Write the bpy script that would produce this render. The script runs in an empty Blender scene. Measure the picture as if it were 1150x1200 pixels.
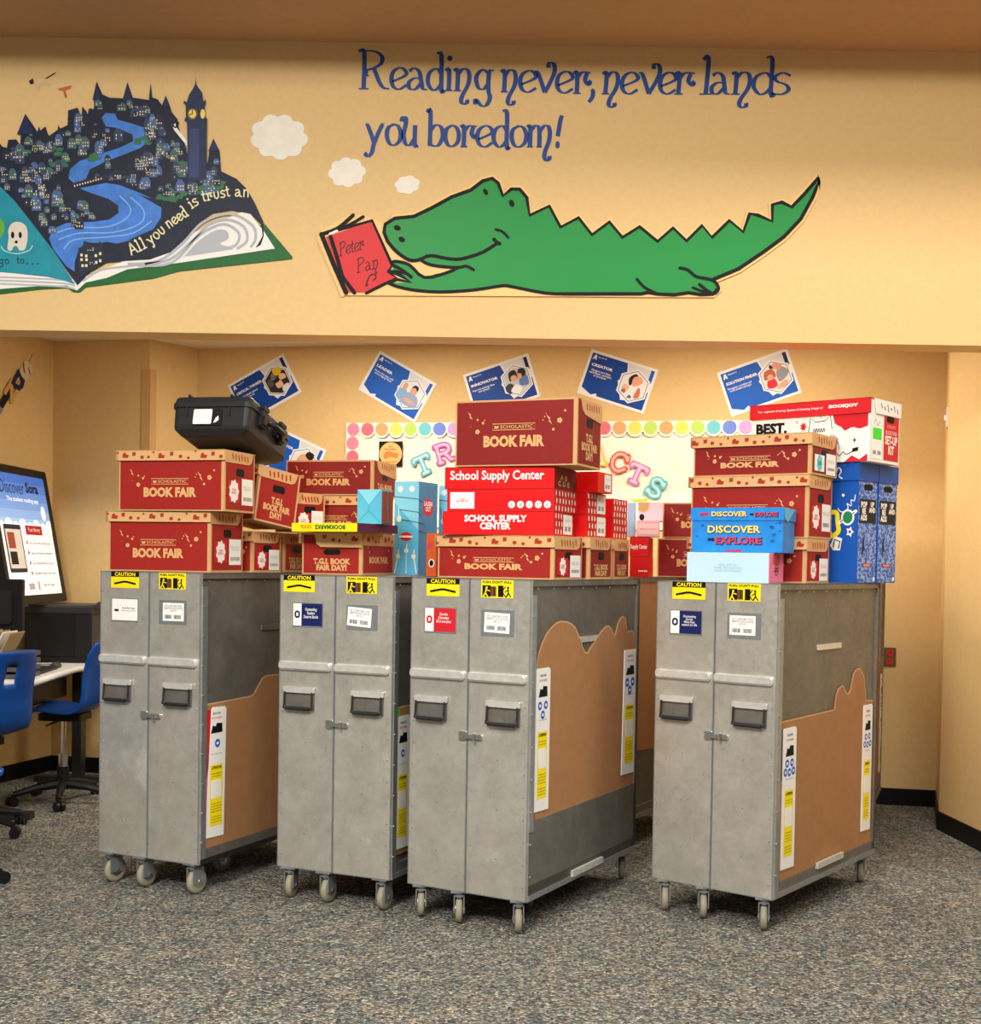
import bpy, math, random
from mathutils import Vector, Matrix
random.seed(7)
SC = bpy.context.scene
COL = SC.collection

# ------------------------------------------------------------------ camera, world, lights, exposure
F_PX, PITCH, ROLL, PP_Y, EYE = 1480.4, 0.0265, 0.0162, 696.6, 1.5
cam_d = bpy.data.cameras.new('camera')
cam_d.sensor_fit = 'HORIZONTAL'
cam_d.sensor_width = 36.0
cam_d.lens = 36.0 * F_PX / 1150.0
cam_d.shift_y = (PP_Y - 600.0) / 1150.0
cam_d.clip_start = 0.05
cam = bpy.data.objects.new('camera', cam_d)
COL.objects.link(cam)
_f = Vector((0, math.cos(PITCH), -math.sin(PITCH)))
_u = Vector((0, math.sin(PITCH), math.cos(PITCH)))
_r = Vector((1, 0, 0))
_rr = _r * math.cos(ROLL) + _u * math.sin(ROLL)
_uu = -_r * math.sin(ROLL) + _u * math.cos(ROLL)
cam.matrix_world = Matrix(((_rr.x, _uu.x, -_f.x, 0), (_rr.y, _uu.y, -_f.y, 0), (_rr.z, _uu.z, -_f.z, EYE), (0, 0, 0, 1)))
SC.camera = cam

SC.view_settings.view_transform = 'Standard'
SC.view_settings.look = 'None'
SC.view_settings.gamma = 1.0
SC.view_settings.use_curve_mapping = False
SC.view_settings.exposure = 0.2

world = bpy.data.worlds.new('world')
SC.world = world
world.use_nodes = True
world.node_tree.nodes['Background'].inputs[0].default_value = (1.0, 0.96, 0.9, 1)
world.node_tree.nodes['Background'].inputs[1].default_value = 0.16


def area(name, loc, target, sx, sy, power, color=(1, 0.955, 0.88)):
    d = bpy.data.lights.new(name, 'AREA')
    d.shape = 'RECTANGLE'
    d.size, d.size_y, d.energy, d.color = sx, sy, power, color
    o = bpy.data.objects.new(name, d)
    COL.objects.link(o)
    o.location = loc
    o.rotation_euler = (Vector(target) - Vector(loc)).to_track_quat('-Z', 'Y').to_euler()
    return o


area('ceiling_troffer_light', (-1.8, -0.4, 4.5), (-1.8, 0.6, 0), 2.4, 1.2, 440)
area('ceiling_troffer_light', (1.6, -0.4, 4.5), (1.6, 0.6, 0), 2.4, 1.2, 200)
area('ceiling_troffer_light', (-1.4, 1.7, 4.5), (-1.4, 1.9, 0), 2.4, 0.6, 120)
area('ceiling_troffer_light', (2.3, 3.9, 4.55), (2.3, 4.2, 0), 2.4, 0.6, 95)
area('alcove_ceiling_light', (-0.9, 7.45, 2.93), (-0.9, 7.5, 0), 1.2, 0.5, 46, (1, 0.92, 0.78))
area('alcove_ceiling_light', (1.3, 7.15, 2.93), (1.3, 7.2, 0), 1.2, 0.5, 34, (1, 0.92, 0.78))


# ------------------------------------------------------------------ materials
def lin(c):
    return tuple(((v / 255.0) / 12.92 if v / 255.0 <= 0.04045 else ((v / 255.0 + 0.055) / 1.055) ** 2.4) for v in c)


MATS = {}


def mat(name, rgb, rough=0.6, metal=0.0, noise=0.0, nscale=8.0, bump=0.0, bscale=60.0, emit=0.0, rgb2=None, spec=0.22, stretch=(1, 1, 1)):
    if name in MATS:
        return MATS[name]
    m = bpy.data.materials.new(name)
    m.use_nodes = True
    nt = m.node_tree
    b = nt.nodes['Principled BSDF']
    c = lin(rgb) + (1,)
    b.inputs['Base Color'].default_value = c
    b.inputs['Roughness'].default_value = rough
    b.inputs['Metallic'].default_value = metal
    b.inputs['Specular IOR Level'].default_value = spec
    if emit:
        b.inputs['Emission Color'].default_value = c
        b.inputs['Emission Strength'].default_value = emit
    if noise or bump:
        tc = nt.nodes.new('ShaderNodeTexCoord')
        mp = nt.nodes.new('ShaderNodeMapping')
        mp.inputs['Scale'].default_value = stretch
        nt.links.new(tc.outputs['Object'], mp.inputs[0])
    if noise:
        n = nt.nodes.new('ShaderNodeTexNoise')
        n.inputs['Scale'].default_value = nscale
        n.inputs['Detail'].default_value = 6
        n.inputs['Roughness'].default_value = 0.65
        nt.links.new(mp.outputs[0], n.inputs['Vector'])
        r = nt.nodes.new('ShaderNodeValToRGB')
        r.color_ramp.elements[0].position, r.color_ramp.elements[1].position = 0.3, 0.7
        c2 = lin(rgb2) if rgb2 else tuple(v * (1 + noise) for v in c[:3])
        r.color_ramp.elements[0].color = (tuple(v * (1 - noise) for v in c[:3]) if not rgb2 else c[:3]) + (1,)
        r.color_ramp.elements[1].color = tuple(min(1, v) for v in c2) + (1,)
        nt.links.new(n.outputs[0], r.inputs[0])
        nt.links.new(r.outputs[0], b.inputs['Base Color'])
    if bump:
        n2 = nt.nodes.new('ShaderNodeTexNoise')
        n2.inputs['Scale'].default_value = bscale
        n2.inputs['Detail'].default_value = 3
        nt.links.new(mp.outputs[0], n2.inputs['Vector'])
        bp = nt.nodes.new('ShaderNodeBump')
        bp.inputs['Strength'].default_value = bump
        bp.inputs['Distance'].default_value = 0.004
        nt.links.new(n2.outputs[0], bp.inputs['Height'])
        nt.links.new(bp.outputs[0], b.inputs['Normal'])
    MATS[name] = m
    return m


def band_mat(name, base, mark, scale=30.0, lo=0.46, hi=0.54):
    """printed line doodles: the narrow band of a noise field"""
    m = bpy.data.materials.new(name)
    m.use_nodes = True
    nt = m.node_tree
    b = nt.nodes['Principled BSDF']
    b.inputs['Roughness'].default_value = 0.5
    tc = nt.nodes.new('ShaderNodeTexCoord')
    n = nt.nodes.new('ShaderNodeTexNoise')
    n.inputs['Scale'].default_value = scale
    n.inputs['Detail'].default_value = 1
    nt.links.new(tc.outputs['Object'], n.inputs['Vector'])
    r = nt.nodes.new('ShaderNodeValToRGB')
    r.color_ramp.interpolation = 'CONSTANT'
    r.color_ramp.elements[0].position, r.color_ramp.elements[0].color = 0.0, lin(base) + (1,)
    r.color_ramp.elements[1].position, r.color_ramp.elements[1].color = lo, lin(mark) + (1,)
    e = r.color_ramp.elements.new(hi)
    e.color = lin(base) + (1,)
    nt.links.new(n.outputs[0], r.inputs[0])
    nt.links.new(r.outputs[0], b.inputs['Base Color'])
    MATS[name] = m
    return m


def spot_mat(name, base, spots, scale=16.0, thr=0.32, keep=0.6, rough=0.7, stretch=(1, 1, 1)):
    """printed pattern: coloured blobs of a Voronoi on a plain ground"""
    if name in MATS:
        return MATS[name]
    m = bpy.data.materials.new(name)
    m.use_nodes = True
    nt = m.node_tree
    b = nt.nodes['Principled BSDF']
    b.inputs['Roughness'].default_value = rough
    b.inputs['Specular IOR Level'].default_value = 0.25
    tc = nt.nodes.new('ShaderNodeTexCoord')
    mp = nt.nodes.new('ShaderNodeMapping')
    mp.inputs['Scale'].default_value = stretch
    nt.links.new(tc.outputs['Object'], mp.inputs[0])
    v = nt.nodes.new('ShaderNodeTexVoronoi')
    v.inputs['Scale'].default_value = scale
    nt.links.new(mp.outputs[0], v.inputs['Vector'])
    lt = nt.nodes.new('ShaderNodeMath')
    lt.operation = 'LESS_THAN'
    sep = nt.nodes.new('ShaderNodeSeparateColor')
    nt.links.new(v.outputs['Color'], sep.inputs[0])
    mul = nt.nodes.new('ShaderNodeMath')
    mul.operation = 'MULTIPLY'
    mul.inputs[1].default_value = thr / keep
    nt.links.new(sep.outputs[0], mul.inputs[0])
    nt.links.new(v.outputs['Distance'], lt.inputs[0])
    nt.links.new(mul.outputs[0], lt.inputs[1])
    mx = nt.nodes.new('ShaderNodeMix')
    mx.data_type = 'RGBA'
    mx.inputs[6].default_value = lin(base) + (1,)
    mx.inputs[7].default_value = lin(spots) + (1,)
    nt.links.new(lt.outputs[0], mx.inputs[0])
    nt.links.new(mx.outputs[2], b.inputs['Base Color'])
    MATS[name] = m
    return m


def carpet_mat():
    m = bpy.data.materials.new('loop_carpet')
    m.use_nodes = True
    nt = m.node_tree
    b = nt.nodes['Principled BSDF']
    b.inputs['Roughness'].default_value = 0.95
    b.inputs['Specular IOR Level'].default_value = 0.1
    tc = nt.nodes.new('ShaderNodeTexCoord')
    v = nt.nodes.new('ShaderNodeTexVoronoi')
    v.inputs['Scale'].default_value = 88
    nt.links.new(tc.outputs['Object'], v.inputs['Vector'])
    sep = nt.nodes.new('ShaderNodeSeparateColor')
    nt.links.new(v.outputs['Color'], sep.inputs[0])
    r = nt.nodes.new('ShaderNodeValToRGB')
    cr = r.color_ramp
    cr.interpolation = 'CONSTANT'
    # flecks of light, mid and dark yarn with a few coloured ones
    cols = [(0.0, (120, 118, 114)), (0.18, (176, 171, 162)), (0.38, (146, 141, 134)), (0.54, (96, 95, 96)), (0.64, (166, 158, 146)),
            (0.76, (96, 116, 126)), (0.82, (142, 122, 112)), (0.87, (206, 200, 186)), (0.95, (112, 132, 122))]
    cr.elements[0].position, cr.elements[0].color = 0.0, lin(cols[0][1]) + (1,)
    cr.elements[1].position, cr.elements[1].color = cols[1][0], lin(cols[1][1]) + (1,)
    for p, c in cols[2:]:
        e = cr.elements.new(p)
        e.color = lin(c) + (1,)
    nt.links.new(sep.outputs[0], r.inputs[0])
    n = nt.nodes.new('ShaderNodeTexNoise')
    n.inputs['Scale'].default_value = 9.0
    n.inputs['Detail'].default_value = 5
    nt.links.new(tc.outputs['Object'], n.inputs['Vector'])
    r2 = nt.nodes.new('ShaderNodeValToRGB')
    r2.color_ramp.elements[0].position, r2.color_ramp.elements[1].position = 0.3, 0.7
    r2.color_ramp.elements[0].color = (0.62, 0.68, 0.72, 1)
    r2.color_ramp.elements[1].color = (1.0, 0.96, 0.88, 1)
    nt.links.new(n.outputs[0], r2.inputs[0])
    mx = nt.nodes.new('ShaderNodeMix')
    mx.data_type = 'RGBA'
    mx.blend_type = 'MULTIPLY'
    mx.inputs[0].default_value = 1.0
    nt.links.new(r.outputs[0], mx.inputs[6])
    nt.links.new(r2.outputs[0], mx.inputs[7])
    nt.links.new(mx.outputs[2], b.inputs['Base Color'])
    bp = nt.nodes.new('ShaderNodeBump')
    bp.inputs['Strength'].default_value = 1.0
    bp.inputs['Distance'].default_value = 0.022
    bp.invert = True
    nt.links.new(v.outputs['Distance'], bp.inputs['Height'])
    nt.links.new(bp.outputs[0], b.inputs['Normal'])
    return m


def metal_mat(name, lo, hi, rough=0.42, metal=0.7, scuff=(214, 212, 205)):
    if name in MATS:
        return MATS[name]
    m = bpy.data.materials.new(name)
    m.use_nodes = True
    nt = m.node_tree
    b = nt.nodes['Principled BSDF']
    b.inputs['Metallic'].default_value = metal
    tc = nt.nodes.new('ShaderNodeTexCoord')
    oi = nt.nodes.new('ShaderNodeObjectInfo')
    ad = nt.nodes.new('ShaderNodeVectorMath')
    ad.operation = 'ADD'
    cb = nt.nodes.new('ShaderNodeCombineXYZ')
    ml = nt.nodes.new('ShaderNodeMath')
    ml.operation = 'MULTIPLY'
    ml.inputs[1].default_value = 40
    nt.links.new(oi.outputs['Random'], ml.inputs[0])
    for i in range(3):
        nt.links.new(ml.outputs[0], cb.inputs[i])
    nt.links.new(tc.outputs['Object'], ad.inputs[0])
    nt.links.new(cb.outputs[0], ad.inputs[1])

    def nz(scale, detail, rgh, a, z, ca, cz):
        n = nt.nodes.new('ShaderNodeTexNoise')
        n.inputs['Scale'].default_value, n.inputs['Detail'].default_value, n.inputs['Roughness'].default_value = scale, detail, rgh
        nt.links.new(ad.outputs[0], n.inputs['Vector'])
        r = nt.nodes.new('ShaderNodeValToRGB')
        r.color_ramp.elements[0].position, r.color_ramp.elements[1].position = a, z
        r.color_ramp.elements[0].color, r.color_ramp.elements[1].color = ca, cz
        nt.links.new(n.outputs[0], r.inputs[0])
        return n, r
    n1, r1 = nz(7.0, 12, 0.8, 0.25, 0.75, lin(lo) + (1,), lin(hi) + (1,))
    n2, r2 = nz(4.2, 6, 0.6, 0.63, 0.72, (0, 0, 0, 1), (1, 1, 1, 1))
    mx = nt.nodes.new('ShaderNodeMix')
    mx.data_type = 'RGBA'
    mx.inputs[7].default_value = lin(scuff) + (1,)
    mm = nt.nodes.new('ShaderNodeMath')
    mm.operation = 'MULTIPLY'
    mm.inputs[1].default_value = 0.42
    nt.links.new(r2.outputs[0], mm.inputs[0])
    nt.links.new(mm.outputs[0], mx.inputs[0])
    nt.links.new(r1.outputs[0], mx.inputs[6])
    nt.links.new(mx.outputs[2], b.inputs['Base Color'])
    n3, r3 = nz(40, 4, 0.6, 0.3, 0.7, (rough - .08,) * 3 + (1,), (rough + .14,) * 3 + (1,))
    nt.links.new(r3.outputs[0], b.inputs['Roughness'])
    bp = nt.nodes.new('ShaderNodeBump')
    bp.inputs['Strength'].default_value = 0.12
    bp.inputs['Distance'].default_value = 0.003
    nt.links.new(n1.outputs[0], bp.inputs['Height'])
    nt.links.new(bp.outputs[0], b.inputs['Normal'])
    MATS[name] = m
    return m


WALL = mat('tan_wall_paint', (222, 188, 131), 0.55, noise=0.04, nscale=30, bump=0.25, bscale=180)
CEIL = mat('shaded_tan_ceiling_paint', (196, 156, 116), 0.8, noise=0.04, nscale=20, bump=0.2, bscale=150)  # wall tan with the shade of the downward face put into the colour
CEILW = mat('white_ceiling', (240, 226, 200), 0.8, noise=0.03, nscale=20)
BASEB = mat('black_vinyl', (16, 15, 15), 0.45)
CARPET = carpet_mat()
METAL = metal_mat('brushed_aluminium', (168, 164, 154), (214, 210, 200), 0.33, 0.55, (244, 242, 236))
METALD = metal_mat('shaded_dull_aluminium', (104, 100, 94), (142, 137, 129), 0.42, 0.5, (160, 156, 150))  # cart aluminium darkened to carry the shade on the sides; also handle plates
STEEL = mat('steel_rail', (172, 178, 182), 0.35, 0.75, noise=0.12, nscale=30)
BRIGHT = mat('bright_aluminium', (226, 224, 218), 0.3, 0.5, noise=0.12, nscale=40)
CHROME = mat('chrome', (214, 214, 212), 0.15, 0.95)
DARKM = mat('dark_steel', (58, 58, 60), 0.4, 0.6)
BLACK = mat('black_plastic', (22, 22, 24), 0.42)
BLACKP = mat('black_print', (12, 12, 13), 0.6)
CASE = mat('black_moulded_case', (40, 41, 44), 0.38, noise=0.12, nscale=120, bump=0.1, bscale=300)
CARD = mat('cardboard', (166, 120, 80), 0.85, noise=0.07, nscale=14, bump=0.12, bscale=220)
CARDE = mat('cardboard_edge', (196, 156, 112), 0.85)
KRAFT = mat('kraft_board', (206, 164, 112), 0.8, noise=0.05, nscale=25)
KRAFTP = mat('kraft_print', (218, 172, 116), 0.75)
LIDM = mat('kraft_lid', (216, 172, 118), 0.75, noise=0.05, nscale=25)
FLAPM = mat('kraft_flap', (210, 166, 114), 0.75, noise=0.05, nscale=25)
LIDP = mat('brick_red_lid_print', (172, 54, 38), 0.65)
RED = mat('red_box_print', (158, 36, 30), 0.62, noise=0.06, nscale=40)
REDD = mat('deep_red_box_print', (136, 33, 31), 0.62, noise=0.06, nscale=40)
SCARLET = mat('scarlet_gloss_print', (222, 24, 26), 0.4, noise=0.04, nscale=20)
WHITE = mat('white_print', (240, 238, 234), 0.6)
PAPER = mat('white_paper', (244, 242, 238), 0.7)
CREAM = mat('cream_print', (240, 222, 170), 0.6)
GREYP = mat('grey_print', (150, 150, 152), 0.6)
LGREY = mat('light_grey_print', (204, 204, 206), 0.6)
YELLOW = mat('yellow_print', (250, 226, 24), 0.5)
NAVY = mat('navy_print', (24, 34, 92), 0.5)
REDP = mat('red_print', (206, 34, 44), 0.5)
BLUEP = mat('blue_print', (20, 92, 196), 0.5)
BLUED = mat('dark_blue_print', (16, 68, 156), 0.5)
RUBBER = mat('grey_tan_rubber', (150, 144, 124), 0.6)
SKIN = mat('skin_print', (226, 166, 132), 0.6)
GREENL = mat('lime_print', (70, 222, 60), 0.5)
PINK = mat('pink_print', (240, 130, 170), 0.5)
PALEPINK = mat('pale_pink_print', (240, 176, 182), 0.5)
PALEBLUE = mat('pale_blue_board', (188, 218, 234), 0.5)
SKYBLUE = mat('sky_blue_print', (92, 186, 228), 0.45, noise=0.06, nscale=12)
MIDBLUE = mat('teal_blue_print', (74, 132, 176), 0.5, noise=0.08, nscale=20)
ROYAL = mat('royal_blue_print', (24, 84, 176), 0.42)
DISCBLUE = mat('bright_blue_print', (34, 134, 216), 0.42, noise=0.16, nscale=16)
DOODLE = band_mat('blue_doodle_print', (44, 88, 176), (148, 178, 226), 42, 0.45, 0.55)
ORANGE = mat('orange_print', (214, 92, 40), 0.5, noise=0.12, nscale=30)
GOLD = mat('gold_print', (238, 176, 48), 0.5)
PURPLE = mat('plum_print', (84, 22, 66), 0.5)


# ------------------------------------------------------------------ mesh helpers
def FR():
    return Matrix(((1, 0, 0, 0), (0, 0, -1, 0), (0, 1, 0, 0), (0, 0, 0, 1)))


def SD(w):
    return Matrix(((0, 0, 1, w), (1, 0, 0, 0), (0, 1, 0, 0), (0, 0, 0, 1)))


def LS():  # left side, outward -x ; (a along -y)
    return Matrix(((0, 0, -1, 0), (-1, 0, 0, 0), (0, 1, 0, 0), (0, 0, 0, 1)))


ID = Matrix.Identity(4)


def smooth(pts, n=4, closed=False):
    P = [Vector(p) for p in pts]
    out = []
    k = len(P)
    rng = k if closed else k - 1
    for i in range(rng):
        p0 = P[(i - 1) % k] if closed or i > 0 else P[0]
        p1, p2 = P[i], P[(i + 1) % k]
        p3 = P[(i + 2) % k] if closed or i + 2 < k else P[-1]
        for j in range(n):
            t = j / n
            out.append(0.5 * ((2 * p1) + (p2 - p0) * t + (2 * p0 - 5 * p1 + 4 * p2 - p3) * t * t + (3 * p1 - p0 - 3 * p2 + p3) * t ** 3))
    if not closed:
        out.append(P[-1])
    return [tuple(v) for v in out]


def rr(x0, x1, y0, y1, r, n=4):
    o = []
    for cx, cy, a in ((x1 - r, y1 - r, 0), (x0 + r, y1 - r, 90), (x0 + r, y0 + r, 180), (x1 - r, y0 + r, 270)):
        for i in range(n + 1):
            t = math.radians(a + 90 * i / n)
            o.append((cx + r * math.cos(t), cy + r * math.sin(t)))
    return o


def ngon(cx, cy, r, n=16, ry=None, a0=0):
    ry = ry or r
    return [(cx + r * math.cos(a0 + 2 * math.pi * i / n), cy + ry * math.sin(a0 + 2 * math.pi * i / n)) for i in range(n)]


class MB:
    def __init__(self, T=None):
        self.v, self.f, self.T = [], [], T or ID

    def _add(self, vs, fs):
        b = len(self.v)
        flip = self.T.to_3x3().determinant() < 0
        self.v += [tuple(self.T @ Vector(p)) for p in vs]
        for f in fs:
            f = [b + i for i in f]
            self.f.append(f[::-1] if flip else f)
        return self

    def box(self, a0, a1, b0, b1, c0, c1):
        vs = [(a, b, c) for c in (c0, c1) for b in (b0, b1) for a in (a0, a1)]
        return self._add(vs, [(0, 2, 3, 1), (4, 5, 7, 6), (0, 1, 5, 4), (2, 6, 7, 3), (0, 4, 6, 2), (1, 3, 7, 5)])

    def cham(self, a0, a1, b0, b1, c0, c1, r=0.004, n=2):
        """box with its four long edges rounded in the a-b plane"""
        return self.prism(rr(a0, a1, b0, b1, r, n), c0, c1)

    def prism(self, pts, c0, c1):
        pts = [tuple(p[:2]) for p in pts]
        ar = sum(pts[i][0] * pts[(i + 1) % len(pts)][1] - pts[(i + 1) % len(pts)][0] * pts[i][1] for i in range(len(pts)))
        if ar < 0:
            pts = pts[::-1]
        n = len(pts)
        vs = [(x, y, c0) for x, y in pts] + [(x, y, c1) for x, y in pts]
        fs = [tuple(range(n))[::-1], tuple(range(n, 2 * n))] + [(i, (i + 1) % n, n + (i + 1) % n, n + i) for i in range(n)]
        return self._add(vs, fs)

    def flat(self, pts, c):
        pts = [tuple(p[:2]) for p in pts]
        ar = sum(pts[i][0] * pts[(i + 1) % len(pts)][1] - pts[(i + 1) % len(pts)][0] * pts[i][1] for i in range(len(pts)))
        if ar < 0:
            pts = pts[::-1]
        return self._add([(x, y, c) for x, y in pts], [tuple(range(len(pts)))])

    def rect(self, a0, a1, b0, b1, c):
        return self.flat([(a0, b0), (a1, b0), (a1, b1), (a0, b1)], c)

    def ribbon(self, pts, w, c, c0=None, nib=None, closed=False, ends=True):
        """flat stroke along pts; nib=(thick, thin) gives a broad-nib contrast"""
        P = [Vector(p[:2]) for p in pts]
        n = len(P)
        if n < 2:
            return self
        L, R = [], []
        for i in range(n):
            a = P[(i - 1) % n] if (closed or i) else P[i]
            b = P[(i + 1) % n] if (closed or i < n - 1) else P[i]
            d = (b - a)
            if d.length < 1e-9:
                d = Vector((1, 0))
            d.normalize()
            hw = w / 2
            if nib:
                hw = 0.5 * math.hypot(nib[0] * d.y, nib[1] * d.x)
            nn = Vector((-d.y, d.x)) * hw
            L.append(P[i] + nn)
            R.append(P[i] - nn)
        vs = [(p.x, p.y, c) for p in L] + [(p.x, p.y, c) for p in R]
        m = n if closed else n - 1
        fs = [(i, n + i, n + (i + 1) % n, (i + 1) % n) for i in range(m)]
        if c0 is not None:
            vs += [(p.x, p.y, c0) for p in L] + [(p.x, p.y, c0) for p in R]
            fs += [(2 * n + i, i, (i + 1) % n, 2 * n + (i + 1) % n) for i in range(m)]
            fs += [(n + i, 3 * n + i, 3 * n + (i + 1) % n, n + (i + 1) % n) for i in range(m)]
        self._add(vs, fs)
        if ends and not closed and not nib:
            for p in (P[0], P[-1]):
                self.flat(ngon(p.x, p.y, w / 2, 8), c + 1e-5)
        return self

    def tube(self, pts, r, n=8, closed=False):
        P = [Vector(p) for p in pts]
        k = len(P)
        vs, fs = [], []
        up = Vector((0, 0, 1))
        for i in range(k):
            d = (P[(i + 1) % k] if (closed or i < k - 1) else P[i]) - (P[(i - 1) % k] if (closed or i) else P[i])
            d.normalize()
            s = d.cross(up)
            if s.length < 0.05:
                s = d.cross(Vector((1, 0, 0)))
            s.normalize()
            t = s.cross(d)
            ri = r[i] if isinstance(r, (list, tuple)) else r
            for j in range(n):
                a = 2 * math.pi * j / n
                vs.append(tuple(P[i] + s * math.cos(a) * ri + t * math.sin(a) * ri))
        for i in range(k if closed else k - 1):
            for j in range(n):
                fs.append((i * n + j, i * n + (j + 1) % n, ((i + 1) % k) * n + (j + 1) % n, ((i + 1) % k) * n + j))
        if not closed:
            fs += [tuple(range(n))[::-1], tuple(range((k - 1) * n, k * n))]
        return self._add(vs, fs)

    def mesh(self, name, m):
        me = bpy.data.meshes.new(name)
        me.from_pydata(self.v, [], self.f)
        if m:
            me.materials.append(m)
        me.update()
        return me


def link(name, me, parent=None, label=None, kind=None, smooth_shade=False):
    o = bpy.data.objects.new(name, me)
    COL.objects.link(o)
    if parent is not None:
        o.parent = parent
    if label:
        o['label'] = label
    if kind:
        o['kind'] = kind
    if smooth_shade:
        for p in me.polygons:
            p.use_smooth = True
    return o


def part(name, mb, m, parent, label=None, kind=None, sm=False):
    return link(name, mb.mesh(name, m), parent, label, kind, sm)


def thing(name, label, cat, loc=(0, 0, 0), rz=0.0, group=None):
    o = bpy.data.objects.new(name, None)
    o.empty_display_size = 0.05
    COL.objects.link(o)
    o.location = loc
    o.rotation_euler = (0, 0, rz)
    o['label'], o['category'] = label, cat
    if group:
        o['group'] = group
    return o


def solo(name, mb, m, label, cat, group=None, sm=False):
    o = link(name, mb.mesh(name, m), None, label, None, sm)
    o['category'] = cat
    if group:
        o['group'] = group
    return o


def struct(name, mb, m, label=None):
    return link(name, mb.mesh(name, m), None, label, 'structure')


TXT = {}


def text_mesh(s, bold):
    key = (s, bold)
    if key not in TXT:
        cu = bpy.data.curves.new('lettering', 'FONT')
        cu.body = s
        cu.size = 1.0
        cu.offset = bold
        cu.resolution_u = 2
        cu.align_x = 'CENTER'
        cu.space_line = 0.85
        ob = bpy.data.objects.new('lettering_source', cu)
        COL.objects.link(ob)
        me = bpy.data.meshes.new_from_object(ob.evaluated_get(bpy.context.evaluated_depsgraph_get()))
        bpy.data.objects.remove(ob)
        bpy.data.curves.remove(cu)
        xs = [v.co.x for v in me.vertices]
        ys = [v.co.y for v in me.vertices]
        w, h = max(xs) - min(xs), max(ys) - min(ys)
        cx, cy = (max(xs) + min(xs)) / 2, (max(ys) + min(ys)) / 2
        for v in me.vertices:
            v.co.x, v.co.y, v.co.z = v.co.x - cx, v.co.y - cy, 0
        TXT[key] = (me, w, h, {})
    return TXT[key]


def txt(parent, s, T, cx, cy, w, h, m, c=0.0022, rot=0.0, bold=0.012, name='lettering', shear=0.0):
    me, mw, mh, by = text_mesh(s, bold)
    if m.name not in by:
        q = me.copy()
        q.materials.clear()
        q.materials.append(m)
        by[m.name] = q
    o = bpy.data.objects.new(name, by[m.name])
    COL.objects.link(o)
    o.parent = parent
    sx = w / mw
    sy = (h / mh) if h else sx
    o.matrix_local = T @ Matrix.Translation((cx, cy, c)) @ Matrix.Rotation(rot, 4, 'Z') @ Matrix.Diagonal((sx, sy, 1, 1))
    return o


# ------------------------------------------------------------------ the room
def wallseg(name, p0, p1, z0, z1, t, m, side=1):
    d = Vector((p1[0] - p0[0], p1[1] - p0[1])).normalized()
    n = Vector((-d.y, d.x)) * t * side
    return struct(name, MB().prism([p0, p1, (p1[0] + n.x, p1[1] + n.y), (p0[0] + n.x, p0[1] + n.y)], z0, z1), m)


struct('floor', MB().box(-6, 6, -2, 10, -0.1, 0), CARPET)
SOF_Y, SOF_Z0, SOF_Z1 = 6.1, 2.572, 3.965
struct('wall_front_bulkhead', MB().box(-6, 6, SOF_Y, 6.3, SOF_Z0, SOF_Z1), WALL)
struct('ceiling_low_bulkhead', MB().box(-6, 6, 4.9, 6.3, SOF_Z1, 4.15), CEIL)
struct('ceiling', MB().box(-6, 6, -2, 4.9, 4.62, 4.72).box(-6, 6, 4.88, 4.98, 4.15, 4.72), CEILW)
struct('ceiling_alcove', MB().box(-6, 6, 6.3, 9.6, 2.96, 3.05), CEILW)
B0, B1, B2, B3 = (2.83, 7.902), (-2.09, 8.935), (-2.33, 8.58), (-3.03, 8.72)
wallseg('wall_back', B1, B0, 0, 2.96, 0.1, WALL)
wallseg('wall_alcove_left', B2, B1, 0, 2.96, 0.1, WALL)
wallseg('wall_left_recess', B3, B2, 0, 2.96, 0.1, WALL)
wallseg('wall_left', (-3.77, 6.3), B3, 0, 2.96, 0.1, WALL)
struct('wall_right', MB().prism([(2.598, 7.227), (2.74, 5.0), (3.4, 5.0), (3.4, 8.0), (2.82, 7.904)], 0, 2.96), WALL)
BH, BT = 0.105, 0.012
wallseg('baseboard_back', B1, (2.817, 7.905), 0, BH, BT, BASEB, -1)
wallseg('baseboard_alcove_left', B2, B1, 0, BH, BT, BASEB, -1)
wallseg('baseboard_left_recess', B3, B2, 0, BH, BT, BASEB, -1)
wallseg('baseboard_left', (-3.77, 6.3), B3, 0, BH, BT, BASEB, -1)
wallseg('baseboard_right', (2.598, 7.227), (2.74, 5.0), 0, BH, BT, BASEB, -1)
wallseg('baseboard_right_return', (2.82, 7.89), (2.598, 7.227), 0, BH, BT, BASEB, -1)
# clear plastic corner guard
g1 = Vector((B3[0] - B2[0], B3[1] - B2[1])).normalized()
g2 = Vector((B1[0] - B2[0], B1[1] - B2[1])).normalized()
GUARD = mat('tan_corner_guard', (206, 164, 108), 0.4)
mbg = MB()
for g, off in ((g1, 1), (g2, -1)):
    nn = Vector((g.y, -g.x)) * 0.006 * (-1 if off == 1 else 1)
    a = Vector(B2)
    b = a + g * 0.055
    mbg.prism([tuple(a), tuple(b), tuple(b + nn), tuple(a + nn)], 0.105, 2.76)
struct('trim_1', mbg, GUARD)

# back wall frame: a runs right along the wall from its right end, b is height
_L = math.hypot(1, 0.21)
BW = Matrix(((1 / _L, 0, -0.21 / _L, 2.6), (-0.21 / _L, 0, -1 / _L, 7.95), (0, 1, 0, 0), (0, 0, 0, 1)))
# bulkhead drawing grid: the painted design is laid out on a 1150-unit-wide grid on the wall
def G(x, y):
    return (-2.3949783 + 0.0040871 * x + 0.0000602 * y, 4.139725 + 0.0000657 * x - 0.0040543 * y)


def GS(pts):
    return [G(*p) for p in pts]


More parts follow.
